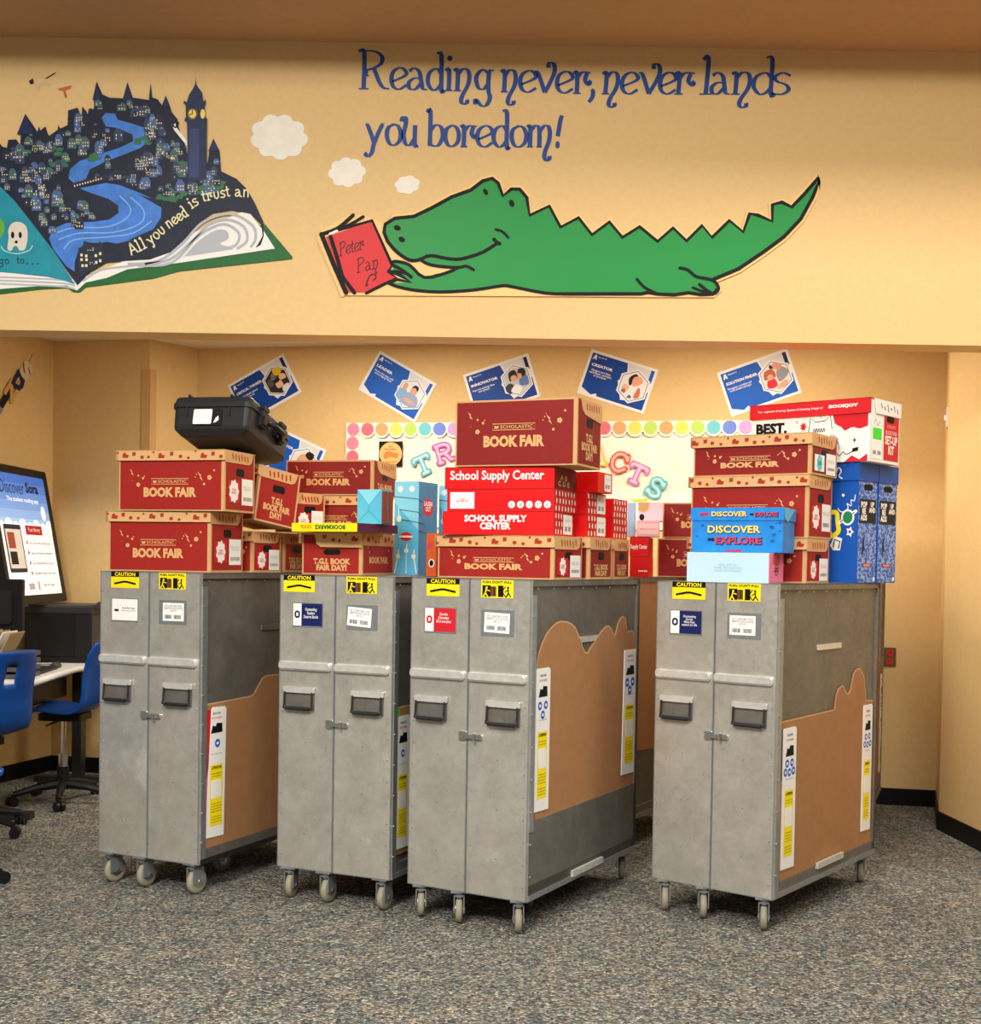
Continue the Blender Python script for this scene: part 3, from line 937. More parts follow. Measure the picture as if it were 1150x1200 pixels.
for word, x0, y0, xh, adv in (('go', -1, 309.5, 5, 6.2), ('to', 20, 309, 5, 5.6)):
    x = x0
    for ch in word:
        gw = GL[ch][0]
        to = lambda a, b: G(x + a * adv, y0 - b * xh)
        for st in GL[ch][1]:
            mb.ribbon([to(a, b) for a, b in smooth(st, 3)], .004, .0105)
        x += gw * adv + 1
for x in (32, 38.5, 44.5):
    mb.flat(ngon(*G(x, 309.5), .004, 8), .0105)
part('lettering', mb, mat('dark_teal_paint', (14, 52, 66), 0.5), t)
# pale rock face standing in the teal sea
mb = MB(SOFF).flat(GS(smooth(a7([(58, 590), (68, 500), (65, 450), (90, 400), (135, 385), (180, 400), (207, 440), (208, 520), (190, 590), (150, 600), (130, 570), (105, 570), (90, 600)]), 3, True)), .0105)
part('painted_rock', mb, mat('pale_rock_paint', (216, 206, 194), 0.5), t)
for x, y, rx, ry in ((98, 485, 13, 26), (155, 485, 12, 24), (125, 537, 12, 11)):
    part('rock_hollow', MB(SOFF).flat(GS(a7(ngon(x, y, rx, 12, ry))), .011), BLACKP, t)
mb = MB(SOFF).ribbon(GS(smooth(a7([(10, 570), (40, 605), (130, 625), (220, 600), (245, 565)]), 4)), .006, .0107).flat(GS(smooth(a7([(-20, 350), (15, 370), (35, 430), (15, 495), (-20, 510)]), 3)), .0106)
part('painted_wave', mb, mat('pale_wave_paint', (140, 206, 206), 0.5), t)
part('painted_island', MB(SOFF).flat(GS(smooth(a7([(-20, 345), (20, 370), (40, 430), (20, 490), (-20, 510)]), 3)), .0109), mat('island_green_paint', (96, 168, 58), 0.5), t)


# ------------------------------------------------------------------ posters on the back wall
POSTW = mat('poster_white', (238, 238, 240), 0.4)


def poster(label, a, b, ang, title, lines, blue, blue2, scene, w=0.465, h=0.302):
    t = thing('role_poster', label, 'poster', group='tilted role posters on the back wall')
    t.matrix_world = BW @ Matrix.Translation((a, b, 0.001)) @ Matrix.Rotation(math.radians(ang), 4, 'Z')   # origin: top-left corner
    part('sheet', MB().box(0, w, -h, 0, 0, .003), POSTW, t)
    mb = MB().flat([(.018, -.018), (w * .56, -.018), (w * .60, -h * .30), (w * .50, -h * .48), (w * .62, -h * .86), (w * .80, -h * .80), (w - .018, -h * .52), (w - .018, -h + .018), (w * .28, -h + .018), (w * .27, -h + .035), (.09, -h + .018), (.018, -h + .05)], .0036)
    part('blue_panel', mb, blue, t)
    part('side_bar', MB().rect(w - .042, w - .018, -h * .34, -.018, .0037), blue2, t)
    part('grey_panel', MB().flat([(w * .58, -.018), (w - .045, -.018), (w - .045, -h * .3), (w * .62, -h * .3)], .0034), mat('poster_pale_grey', (222, 222, 226), 0.4), t)
    cx, cy, rad = w * .735, -h * .50, h * .385
    hx = lambda k: [(cx + rad * k * math.cos(math.radians(q)) * .98, cy + rad * k * math.sin(math.radians(q))) for q in range(30, 390, 60)]
    part('hexagon_frame', MB().flat(hx(1.0), .0042), POSTW, t)
    part('hexagon_line', MB().ribbon(hx(.88), .004, .0047, closed=True), BLUED, t)
    part('photo_ground', MB().flat(hx(.80), .0045), mat('photo_ground_%d' % scene[0], scene[1], 0.4), t)
    for i, (col, pts) in enumerate(scene[2]):
        part('photo_figure', MB().flat([(cx + x * rad, cy + y * rad) for x, y in smooth(pts, 3, True)], .005 + i * .0003), mat('photo_tone_%d_%d_%d' % col, col, 0.5), t)
    part('logo', MB().flat([(.028, -.058), (.038, -.028), (.05, -.026), (.056, -.058), (.047, -.058), (.043, -.046), (.036, -.058)], .0042), POSTW, t)
    txt(t, lines[0], ID, .092, -.036, .06, .010, POSTW, .0044)
    txt(t, title, ID, .034 + .5 * min(.205, .021 * len(title)), -.092, min(.205, .021 * len(title)), .019, POSTW, .0044, bold=.04)
    txt(t, lines[1], ID, .112, -.128 - .008 * lines[1].count('\n'), .155, .015 + .018 * lines[1].count('\n'), POSTW, .0044)
    return t


HAIR = (40, 28, 24)
SK = (222, 170, 140)
sc1 = (1, (226, 232, 240), [((128, 178, 222), [(-.75, -.5), (-.7, .05), (-.3, .1), (-.15, -.5)]), ((214, 160, 130), [(-.62, .1), (-.6, .45), (-.4, .45), (-.38, .1)]), ((150, 170, 206), [(-.35, -.65), (-.3, -.05), (.1, .1), (.55, -.05), (.62, -.6)]), (SK, [(-.08, .1), (-.08, .45), (.25, .48), (.28, .1)]), (HAIR, [(-.1, .38), (.0, .6), (.25, .58), (.3, .34), (.1, .46)]), (SK, [(-.3, -.4), (.1, -.25), (.5, -.4), (.2, -.5)])])
sc2 = (2, (196, 200, 214), [((60, 60, 74), [(-.75, -.2), (-.4, -.05), (-.2, -.4), (-.6, -.65)]), ((240, 240, 244), [(-.5, -.5), (-.1, -.2), (.2, -.5), (-.1, -.75)]), (HAIR, [(-.4, .05), (-.35, .55), (.05, .6), (.1, .1), (-.1, .2)]), (SK, [(-.3, .05), (-.28, .3), (0, .32), (.02, .02)]), ((98, 130, 190), [(.1, -.3), (.25, .15), (.65, .1), (.6, -.4)]), (HAIR, [(.15, .2), (.25, .6), (.6, .5), (.55, .15)]), (SK, [(.1, .1), (.15, .35), (.35, .3), (.3, .05)])])
sc3 = (3, (240, 236, 238), [(HAIR, [(-.25, .0), (-.35, .4), (-.05, .7), (.15, .5), (-.1, .1)]), ((236, 170, 140), [(-.1, .05), (-.1, .5), (.3, .6), (.45, .3), (.15, .05)]), ((204, 120, 96), [(.2, -.6), (.3, 0), (.45, -.1), (.5, -.5)]), ((226, 190, 160), [(-.6, -.3), (-.5, .0), (-.2, -.1), (-.3, -.4)]), ((150, 110, 90), [(-.6, -.4), (-.4, -.25), (-.35, -.5)]), ((90, 110, 120), [(-.15, -.7), (-.05, -.5), (.1, -.65)])])
sc4 = (4, (246, 226, 222), [((220, 36, 60), [(-.55, -.5), (-.5, -.1), (-.1, -.05), (-.05, -.5)]), ((188, 100, 70), [(-.6, .0), (-.5, .45), (-.05, .45), (.0, .0)]), (SK, [(-.45, -.05), (-.4, .2), (-.15, .2), (-.15, -.05)]), ((150, 152, 162), [(.1, -.3), (.1, .25), (.45, .45), (.75, .1), (.5, -.2)]), ((222, 160, 130), [(-.15, .5), (.1, .75), (.5, .6), (.3, .3), (.05, .45)]), (HAIR, [(-.2, .55), (-.1, .75), (0, .5)]), (SK, [(-.1, -.65), (.15, -.4), (.55, -.35), (.4, -.65)])])
sc5 = (5, (50, 46, 46), [((92, 88, 90), [(-.6, -.1), (-.55, .3), (-.3, .3), (-.3, -.1)]), ((120, 116, 116), [(-.3, .2), (-.2, .55), (.05, .5), (0, .2)]), ((236, 196, 48), [(.0, .4), (.0, .75), (.45, .72), (.5, .45), (.25, .3)]), ((240, 196, 160), [(.2, .0), (.25, .3), (.55, .25), (.6, -.05)]), ((236, 190, 156), [(-.15, -.4), (-.15, .0), (.2, .0), (.25, -.4)]), (HAIR, [(-.2, -.05), (-.05, .15), (.2, .08), (.1, -.05)]), ((232, 232, 236), [(.1, -.75), (.15, -.45), (.55, -.4), (.5, -.7)])])
sc6 = (6, (232, 228, 226), [(SK, [(-.4, -.3), (-.3, .4), (.2, .5), (.3, -.2)]), (HAIR, [(0, .45), (.1, .75), (.5, .7), (.45, .3)])])
poster('blue poster tilted left, titled LEADER, above the left end of the white board', -3.455, 2.922, -29.9, 'LEADER', ('Alexandria VA', 'Shows the way with\nencouraging ideas'), BLUEP, BLUEP, sc1)
poster('blue poster titled INNOVATOR half hidden behind the topmost red box', -2.871, 2.747, 17.5, 'INNOVATOR', ('Alexandria VA', 'Improves existing ideas\nand systems'), BLUED, NAVY, sc2)
poster('blue poster titled CREATOR just right of the topmost red box', -2.003, 2.906, -18.0, 'CREATOR', ('Alexandria VA', 'Designs new ideas,\ntechniques, concepts,\nor products'), BLUED, BLUEP, sc3)
poster('blue poster titled SOLUTION FINDER above the white and red box', -1.187, 2.736, 19.2, 'SOLUTION FINDER', ('Alexandria VA', 'Recognizes a problem and\nworks toward solving it'), BLUEP, NAVY, sc4)
poster('dark blue poster titled CRITICAL THINKER above the black case', -4.565, 2.698, 27.8, 'CRITICAL THINKER', ('Alexandria VA', 'Thinks clearly about\nwhat to do'), BLUED, NAVY, sc5)
poster('lowest blue poster, mostly hidden behind the black case and red boxes', -4.252, 2.436, -24.1, 'COMMUNICATOR', ('Alexandria VA', 'Shares ideas clearly'), BLUEP, BLUEP, sc6)

# ------------------------------------------------------------------ white board of letters
t = thing('bulletin_board', 'white paper bulletin board with a border of coloured rosettes', 'board')
t.matrix_world = BW @ Matrix.Translation((0, 0, 0.001))
bx0, bx1, bz0, bz1 = -3.68, -0.93, 1.72, 2.428
nx, nz = 46, 14
vs, fs = [], []
r = random.Random(3)
rnd = [[r.gauss(0, .0035) for i in range(nx + 1)] for j in range(nz + 1)]
for j in range(nz + 1):
    for i in range(nx + 1):
        edge = 0 if i in (0, nx) or j in (0, nz) else 1
        c = .010 + edge * (rnd[j][i] + .004 * math.sin(i * .9 + j * .5))
        vs.append((bx0 + (bx1 - bx0) * i / nx, bz0 + (bz1 - bz0) * j / nz, c))
for j in range(nz):
    for i in range(nx):
        a = j * (nx + 1) + i
        fs.append((a, a + 1, a + nx + 2, a + nx + 1))
mb = MB()
mb._add(vs, fs)
part('crumpled_paper', mb, mat('crumpled_white_paper', (246, 240, 222), 0.7), t, sm=True)
part('board_panel', MB().box(bx0, bx1, bz0, bz1, 0, .004), WHITE, t)
part('border_strip', MB().rect(bx0, bx1, bz1 - .068, bz1, .0225).rect(bx0, bx0 + .085, bz0, bz1 - .068, .0225), mat('border_white', (248, 240, 232), 0.6), t)
RC = [(238, 120, 150), (236, 92, 110), (240, 156, 96), (246, 218, 84), (176, 214, 84), (96, 194, 206), (92, 124, 222), (196, 150, 214)]
pos = [(bx0 + .05 + i * .1013, bz1 - .044) for i in range(27)] + [(bx0 + .046, bz1 - .044 - .094 * j) for j in range(1, 7)]
for k, (x, z) in enumerate(pos):
    col = RC[(k + (5 if k > 20 else 0)) % 8]
    ro = part('rosette', MB().flat(ngon(x, z, .045, 20), .0232), mat('rosette_%d' % (k % 8 if k <= 20 else (k + 5) % 8), tuple(min(255, int(c * .75 + 255 * .25)) for c in col), 0.6), t)
    mb = MB()
    for q in range(16):
        an = 2 * math.pi * q / 16
        mb.flat([(x, z), (x + .043 * math.cos(an - .09), z + .043 * math.sin(an - .09)), (x + .043 * math.cos(an + .09), z + .043 * math.sin(an + .09))], .0236)
    part('rosette_spokes', mb, mat('rosette_spoke_%d' % (k % 8 if k <= 20 else (k + 5) % 8), col, 0.6), ro)
    part('scallop', MB().flat(ngon(x, z - (.006 if k < 27 else 0), .052, 20), .0229), mat('border_white', (248, 240, 232)), ro)
SLAB = {'T': [[(-.42, .42), (.42, .42)], [(-.42, .42), (-.42, .26)], [(.42, .42), (.42, .26)], [(0, .42), (0, -.45)], [(-.2, -.45), (.2, -.45)]],
        'R': [[(-.3, .45), (-.3, -.45)], [(-.42, -.45), (-.14, -.45)], [(-.42, .45), (.1, .45), (.34, .3), (.3, .08), (.1, 0), (-.3, 0)], [(.05, 0), (.3, -.45), (.45, -.42)]],
        'A': [[(-.32, -.45), (0, .48), (.32, -.45)], [(-.46, -.45), (-.16, -.45)], [(.16, -.45), (.46, -.45)], [(-.18, -.1), (.18, -.1)]],
        'C': [[(.36, .14), (.34, .42)], [(.36, .22), (.14, .44), (-.18, .4), (-.38, .08), (-.3, -.3), (0, -.46), (.36, -.24)]],
        'S': [[(.3, .44), (.3, .22)], [(.3, .28), (0, .46), (-.28, .3), (-.2, .06), (.2, -.06), (.3, -.3), (0, -.46), (-.3, -.26)], [(-.32, -.44), (-.3, -.2)]]}
for ch, a, b, rot, col, lab in (('T', -3.133, 2.143, 24, (96, 178, 196), 'teal paper letter T beside the red boxes at the left of the white board'), ('R', -2.99, 2.222, 18, (196, 92, 168), 'magenta paper letter R behind the topmost red box'),
                                ('A', -1.945, 2.215, -8, (238, 192, 60), 'yellow paper letter A peeking out right of the topmost red box'), ('C', -1.80, 2.158, -14, (224, 82, 62), 'red paper letter C on the white board'),
                                ('T', -1.685, 2.085, -24, (206, 122, 182), 'pink paper letter T on the white board between C and S'), ('S', -1.563, 1.995, -30, (92, 186, 200), 'teal paper letter S, last of the row on the white board')):
    t = thing('paper_letter', lab, 'letter', group='paper letters on the white board')
    t.matrix_world = BW @ Matrix.Translation((a, b, 0.025)) @ Matrix.Rotation(math.radians(rot), 4, 'Z')
    s = .126
    mo, mi = MB(), MB()
    for k, st in enumerate(SLAB[ch]):
        p = [(x * s, y * s) for x, y in (smooth(st, 4) if len(st) > 3 else st)]
        mo.ribbon(p, .037, .002 + k * 4e-5, 0.0)
        mi.ribbon(p, .018, .0026 + k * 4e-5, ends=False)
    part('letter_edge', mo, mat('letter_%d_%d_%d' % col, col, 0.6), t)
    part('letter_inlay', mi, mat('letter_in_%d_%d_%d' % col, tuple(int(c * .45 + 255 * .55) for c in col), 0.6), t)
t = thing('round_picture', 'black square card with a round orange picture at the left of the white board', 'picture')
t.matrix_world = BW @ Matrix.Translation((-3.36, 2.216, 0.026))
part('card', MB().box(-.083, .083, -.085, .085, 0, .003), BLACKP, t)
part('orange_disc', MB().flat(ngon(0, 0, .08, 28), .0036), mat('pale_orange_print', (236, 184, 116), 0.6), t)
part('orange_marks', MB().flat(smooth([(-.05, -.005), (-.02, .02), (.02, .01), (.055, .0), (.04, -.03), (0, -.02), (-.04, -.035)], 4, True), .0041).ribbon([(-.04, -.055), (.04, -.055)], .008, .0041), mat('deep_orange_print', (230, 130, 70), 0.6), t)
txt(t, 'Book\nRecommendations', ID, 0, .042, .085, .03, mat('brown_print', (110, 66, 40), 0.6), .0043)

# letter garland on the left wall
t = thing('letter_garland', 'string of cut-out letters hanging down the left wall', 'garland')
LW_ = Matrix(((.287, 0, .958, -3.045), (.958, 0, -.287, 8.72), (0, 1, 0, 0), (0, 0, 0, 1)))   # a runs to the far corner, b = height, faces the room
cordp = [(-.22, 2.84), (-.28, 2.74), (-.36, 2.64), (-.46, 2.54), (-.58, 2.44), (-.75, 2.36), (-.95, 2.32)]
part('cord', MB(LW_).tube([(a, b, .012) for a, b in smooth(cordp, 4)], .004, 6), mat('gold_cord', (190, 150, 80), 0.5), t)
for ch, a, b, col in (('S', -.295, 2.715, (226, 208, 176)), ('D', -.37, 2.63, (38, 40, 84)), ('N', -.445, 2.56, (206, 166, 96)), ('I', -.51, 2.50, (24, 22, 26)), ('M', -.61, 2.41, (120, 140, 160))):
    me, mw, mh, _ = text_mesh(ch, .06)
    o = txt(t, ch, LW_, a, b, .11 if ch != 'I' else .05, .13, mat('garland_%d_%d_%d' % col, col, 0.5), .022, rot=math.radians(-38), bold=.06, name='letter')


# ------------------------------------------------------------------ aluminium book carts
CW, CD, CT, CB = 0.5613, 1.1165, 1.426, 0.142
CARTS = {1: (-1.775, 5.747, -.434), 2: (-.921, 5.529, -.414), 3: (-.329, 5.267, -.510), 4: (.717, 5.429, -.656), 5: (.137, 6.685, -.532), 6: (1.478, 6.854, -.37)}


def caster_parts(root, u, v, rot, floor=0.0):
    h = CB
    T = Matrix.Translation((u, v, 0)) @ Matrix.Rotation(rot, 4, 'Z')
    c = part('caster', MB(T).box(-.035, .035, -.035, .035, h - .006, h).prism(ngon(0, 0, .018, 12), h - .03, h - .006)
             .box(-.022, -.018, -.02, .045, .05, h - .02).box(.018, .022, -.02, .045, .05, h - .02).box(-.022, .022, -.02, .03, h - .024, h - .018), STEEL, root)
    WY = T @ Matrix(((0, 0, 1, 0), (1, 0, 0, .02), (0, 1, 0, .056), (0, 0, 0, 1)))
    mb = MB(WY)
    prof = [(-.014, .020), (-.014, .046), (-.010, .054), (0, .056), (.010, .054), (.014, .046), (.014, .020)]
    n = 24
    vs = [(rr_ * math.cos(2 * math.pi * i / n), rr_ * math.sin(2 * math.pi * i / n), x) for x, rr_ in prof for i in range(n)]
    fs = [(j * n + i, j * n + (i + 1) % n, (j + 1) * n + (i + 1) % n, (j + 1) * n + i) for j in range(len(prof) - 1) for i in range(n)]
    mb._add(vs, fs)
    part('wheel', mb, RUBBER, c, sm=True)
    part('hub', MB(WY).prism(ngon(0, 0, .028, 16), -.015, .015).prism(ngon(0, 0, .009, 10), -.025, .025), CHROME, c)
    return c


def strip(root, name, T, pts, icons, seed, label=None):
    """white printed strip with picture, round icons and yellow text block"""
    s = part(name, MB(T).prism(pts, .0, .0025), WHITE, root, label)
    x0, x1 = min(p[0] for p in pts), max(p[0] for p in pts)
    z0, z1 = min(p[1] for p in pts), max(p[1] for p in pts)
    cx, w, H = (x0 + x1) / 2, (x1 - x0), z1 - z0
    c = .003
    txt(s, 'BOOK FAIR', T, cx, z1 - .05 * H, w * .4, .01, BLACKP, c)
    txt(s, 'SET-UP GUIDE', T, cx, z1 - .085 * H, w * .5, .008, REDP, c)
    part('strip_picture', MB(T).flat([(cx - w * .3, z1 - .2 * H), (cx - w * .2, z1 - .14 * H), (cx - w * .05, z1 - .15 * H), (cx, z1 - .125 * H), (cx + w * .28, z1 - .13 * H), (cx + w * .3, z1 - .2 * H)], c), BLACKP, s)
    mb = MB(T)
    mr = MB(T)
    for i, (ix, iz) in enumerate(icons):
        mb.flat(ngon(cx + ix * w, z1 - iz * H, w * .135, 16), c)
        mr.rect(cx + ix * w - w * .06, cx + ix * w + w * .06, z1 - iz * H - .006, z1 - iz * H + .006, c + .0005)
    part('strip_icons', mb, BLUEP, s, kind='stuff')
    part('icon_marks', mr, WHITE, s, kind='stuff')
    txt(s, 'Case Loading Guide', T, cx, z1 - .36 * H, w * .55, .007, GREYP, c)
    part('yellow_block', MB(T).rect(cx - w * .32, cx + w * .32, z0 + .09 * H, z0 + .56 * H, c), YELLOW, s)
    part('white_window', MB(T).prism(rr(cx - w * .26, cx + w * .26, z0 + .30 * H, z0 + .44 * H, .01), c, c + .0005), WHITE, s)
    txt(s, 'ATTENTION', T, cx, z0 + .535 * H, w * .5, .013, BLACKP, c + .001, bold=.03)
    for zz in (.49, .47, .26, .24, .22, .20, .16, .14, .12):
        txt(s, 'push from the ends and keep doors shut' if zz > .4 else 'do not pull the case across carpet', T, cx, z0 + zz * H, w * .52, .006, BLACKP, c + .001)
    return s


def cart(k, label, left_card, left_text, right_papers, seed, casters, opts):
    x, y, a = CARTS[k]
    t = thing('book_cart', label, 'cart', (x, y, 0), a, 'aluminium book carts')
    r = random.Random(seed)
    front_only = opts.get('far')
    REC = .012
    mb = MB().box(.002, CW - REC, .016, CD - .016, CB + .006, CT - .004)
    mb.box(CW - REC - .002, CW, .016, CD, CB, CB + .062).box(CW - REC - .002, CW, .016, CD, CT - .025, CT)
    mb.box(CW - REC - .002, CW, CD - .03, CD, CB, CT)
    mb.box(.0, CW, .016, CD, CT - .004, CT)
    mb.box(.0, CW, CD - .016, CD, CB, CT)
    part('body', mb, METALD, t)
    part('side_post', MB().box(CW - REC, CW + .003, .014, .05, CB + .02 if k in (1, 2, 4) else .42, CT - .06).box(CW - REC, CW - .006, .05, .058, CB + .02, CT - .06), STEEL, t)
    if opts.get('lower'):
        part('lower_panel', MB().box(CW - .0045, CW, .016, CD - .004, CB + .004, opts['lower']), METALD, t)
    part('bottom_trim', MB().box(CW, CW + .004, .016, CD, CB, CB + .022), STEEL if k != 1 else DARKM, t)
    S = SD(CW)
    if opts.get('slot'):
        v0, v1, z = opts['slot']
        part('hand_slot', MB(S).prism(rr(v0, v1, z - .012, z + .012, .004), -REC, -REC + .006), BRIGHT if k != 1 else METALD, t)
    if opts.get('rail'):
        v0, v1, z = opts['rail']
        part('low_rail', MB(S).box(v0, v1, z - .012, z + .014, .0, .012), BRIGHT, t)
    if opts.get('card'):
        part('cardboard_panel', MB(S).prism(opts['card'], -.0105, -.005), CARD, t)
        part('cardboard_edge', MB(S).ribbon(opts['card'][opts.get('edge', (1, -1))[0]:opts.get('edge', (1, -1))[1]], .008, -.0044, ends=False), CARDE, t)
    for p in opts.get('backing', []):
        part('printed_backing', MB(S).prism(p[0], -.0049, -.0044), p[1], t)
    for i, (pts, icons) in enumerate(opts.get('strips', [])):
        strip(t, 'instruction_strip', S @ Matrix.Translation((0, 0, -.0042)), pts, icons, seed + i)
    mb = MB(S)
    for i in range(9):
        mb.prism(ngon(.02, .24 + i * .13, .004, 6), .004, .007)
    for i in range(8):
        mb.prism(ngon(.06 + i * .14, CT - .035, .004, 6), .0, .003)
    part('rivets', mb, STEEL, t, kind='stuff')
    for u, v in casters:
        caster_parts(t, u, v, opts.get('turn', 0) + r.uniform(-.12, .12))
    F = FR()
    for di, (u0, u1) in enumerate(((0.0, .2785), (.2815, CW))):
        d = part('door', MB().box(u0, u1, 0, .0155, CB, CT), METAL, t)
        part('door_edge', MB(F).rect(u0, u0 + .004, CB, CT, .0006).rect(u1 - .004, u1, CB, CT, .0006).rect(u0, u1, CB, CB + .004, .0006).rect(u0, u1, CT - .004, CT, .0006), STEEL, d)
        if front_only:
            continue
        # bumper bar
        b0, b1 = (u0 + .004, u1 - .014) if di == 0 else (u0 + .002, u1 - .015)
        part('bumper_bar', MB(F).prism(rr(b0, b1, 1.012, 1.05, .012, 3), 0, .012).prism(rr(b0 + .003, b1 - .003, 1.018, 1.046, .01, 3), .012, .018), BRIGHT, d)
        # bail handle on a plate
        h0 = .033 if di == 0 else .372
        part('handle_plate', MB(F).prism(rr(h0, h0 + .15, .838, .938, .006), 0, .004), METALD, d)
        part('handle_flange', MB(F).prism(rr(h0 - .003, h0 + .153, .914, .94, .005), .004, .016), BRIGHT, d)
        part('handle_grip', MB(F).tube(smooth([(h0 + .006, .918, .016), (h0 + .006, .862, .02), (h0 + .014, .845, .022), (h0 + .136, .845, .022), (h0 + .144, .862, .02), (h0 + .144, .918, .016)], 3), .0042, 8).tube([(h0 + .016, .846, .022), (h0 + .134, .846, .022)], .0085, 8), DARKM, d)
        part('handle_rivets', MB(F).prism(ngon(h0 + .012, .928, .004, 6), .01, .013).prism(ngon(h0 + .075, .928, .004, 6), .01, .013).prism(ngon(h0 + .138, .928, .004, 6), .01, .013), CHROME, d)
        # top sticker
        if di == 0:
            s0, s1 = opts.get('caut', (.074, .232))
            part('caution_sticker', MB(F).rect(s0, s1, 1.352, 1.426, .0012), YELLOW, d)
            part('sticker_header', MB(F).rect(s0, s1, 1.402, 1.426, .0016), BLACKP, d)
            txt(d, 'CAUTION', F, (s0 + s1) / 2, 1.4135, .118, .017, YELLOW, .0022, bold=.03)
            mc = (s0 + s1) / 2
            part('sticker_mark', MB(F).ribbon([(mc - .058, 1.371), (mc - .008, 1.380), (mc + .008, 1.380), (mc + .058, 1.371)], .009, .0018), BLACKP, d)
        else:
            s0, s1 = .334, .482
            part('push_sticker', MB(F).rect(s0, s1, 1.352, 1.424, .0012), YELLOW, d)
            txt(d, 'PUSH, DON\'T PULL', F, (s0 + s1) / 2, 1.4145, .135, .012, BLACKP, .0022, bold=.03)
            mb = MB(F).rect(s0 + .006, s0 + .044, 1.356, 1.402, .0016).rect(s0 + .078, s0 + .103, 1.356, 1.402, .0016)
            mb.ribbon([(s0 + .062, 1.36), (s0 + .058, 1.398)], .004, .0016)
            part('pictogram_ground', mb, BLACKP, d)
            part('pictogram_crate', MB(F).rect(s0 + .044, s0 + .07, 1.358, 1.398, .0016), mat('brown_print', (110, 66, 40)), d)
            part('pictogram_pusher', MB(F).flat(ngon(s0 + .026, 1.393, .005, 8), .002).ribbon([(s0 + .024, 1.388), (s0 + .02, 1.372), (s0 + .012, 1.358)], .006, .002).ribbon([(s0 + .022, 1.384), (s0 + .04, 1.38)], .004, .002).ribbon([(s0 + .02, 1.372), (s0 + .03, 1.358)], .005, .002), YELLOW, d)
            part('pictogram_puller', MB(F).flat(ngon(s0 + .124, 1.394, .005, 8), .002).ribbon([(s0 + .124, 1.388), (s0 + .126, 1.372), (s0 + .116, 1.357)], .006, .002).ribbon([(s0 + .124, 1.384), (s0 + .11, 1.376)], .004, .002).ribbon([(s0 + .126, 1.372), (s0 + .136, 1.358)], .005, .002).ribbon([(s0 + .082, 1.398), (s0 + .112, 1.358)], .004, .0021).ribbon([(s0 + .112, 1.398), (s0 + .082, 1.358)], .004, .0021), BLACKP, d)
        # label cards
        if di == 0:
            part('label_holder', MB(F).box(.066, .22, 1.2, 1.306, 0, .002), STEEL, d)
            if left_card is None:
                part('label_card', MB(F).rect(.07, .216, 1.206, 1.302, .0026), PAPER, d, 'white paper card')
                part('card_mark', MB(F).rect(.084, .108, 1.246, 1.256, .003), BLACKP, d)
                txt(d, 'Book Fair Case', F, .165, 1.262, .07, .008, BLACKP, .0032)
                txt(d, 'Elementary School', F, .165, 1.25, .08, .008, GREYP, .0032)
            else:
                part('label_card', MB(F).rect(.07, .216, 1.206, 1.302, .0026), left_card, d)
                part('card_side', MB(F).rect(.07, .112, 1.206, 1.302, .003), PAPER, d)
                part('card_mark', MB(F).ribbon(rr(.081, .101, 1.243, 1.267, .008), .0085, .0034, closed=True), left_card, d)
                txt(d, left_text, F, .160, 1.262, .072, .046, WHITE, .0034)
        else:
            ang = right_papers[1]
            part('label_holder', MB(F).box(.336, .488, 1.198, 1.304, 0, .002), STEEL, d)
            T = F @ Matrix.Translation((right_papers[0], 1.252, .0028)) @ Matrix.Rotation(math.radians(ang), 4, 'Z')
            part('label_card', MB(T).rect(-.058, .058, -.04, .04, 0), PAPER, d)
            txt(d, 'SHIP TO: LIBRARY MEDIA CENTER\nELEMENTARY SCHOOL BOOK FAIR\nCASE 2 OF 4', T, 0, .016, .1, .03, GREYP, .0006)
            mb = MB(T)
            for xx in (-.046, .004):
                q = xx
                while q < xx + .038:
                    wd = r.uniform(.0008, .0022)
                    mb.rect(q, q + wd, -.03, -.013, .0005)
                    q += wd + r.uniform(.0008, .0018)
            part('barcode', mb, BLACKP, d, kind='stuff')
        mb = MB(F)
        for i in range(9):
            mb.prism(ngon(u0 + .018 if di == 0 else u1 - .018, .2 + i * .09, .0035, 6), 0, .002)
            if i % 2:
                mb.prism(ngon((u0 + u1) / 2, .2 + i * .1, .0035, 6), 0, .002)
        part('rivets', mb, STEEL, d, kind='stuff')
        if di == 0:
            part('latch', MB(F).prism(rr(.243, .276, .768, .804, .005), 0, .008).box(.262, .33, .778, .794, .008, .016).prism(rr(.318, .352, .776, .796, .006), .0, .012), CHROME, d)
            part('latch_staple', MB(F).tube([(.322, .77, .012), (.322, .77, .024), (.322, .80, .024), (.322, .80, .012)], .004, 6), CHROME, d)
    return t


IC3 = [(-.2, .26), (.2, .26), (0, .325)]
IC5 = [(-.18, .25), (.18, .25), (-.3, .31), (0, .315), (.3, .31)]
strip_pts = lambda a, b, z0, z1, lean=0.0: [(a, z0), (b, z0 - .004), (b + lean, z1 - .008), (b + lean - .012, z1), (a + lean + .004, z1), (a + lean, z1 - .01)]
card3 = [(.073, .455), (.066, .7), (.072, 1.096), (.085, 1.13), (.118, 1.172), (.155, 1.208), (.205, 1.235), (.24, 1.248), (.28, 1.253), (.343, 1.248), (.385, 1.238), (.424, 1.22), (.475, 1.169), (.5, 1.132), (.522, 1.112), (.545, 1.106), (.562, 1.112), (.578, 1.125), (.662, 1.175), (.71, 1.202), (.748, 1.216), (.77, 1.216), (.785, 1.21), (.806, 1.198), (.822, 1.182), (.842, 1.167), (.856, 1.18), (.876, 1.217), (.9, 1.242), (.92, 1.252), (.94, 1.252), (.958, 1.243), (.972, 1.215), (.981, 1.176), (1.0, 1.182), (1.03, 1.184), (1.055, 1.18), (1.072, 1.15), (1.078, .9), (1.09, .455)]
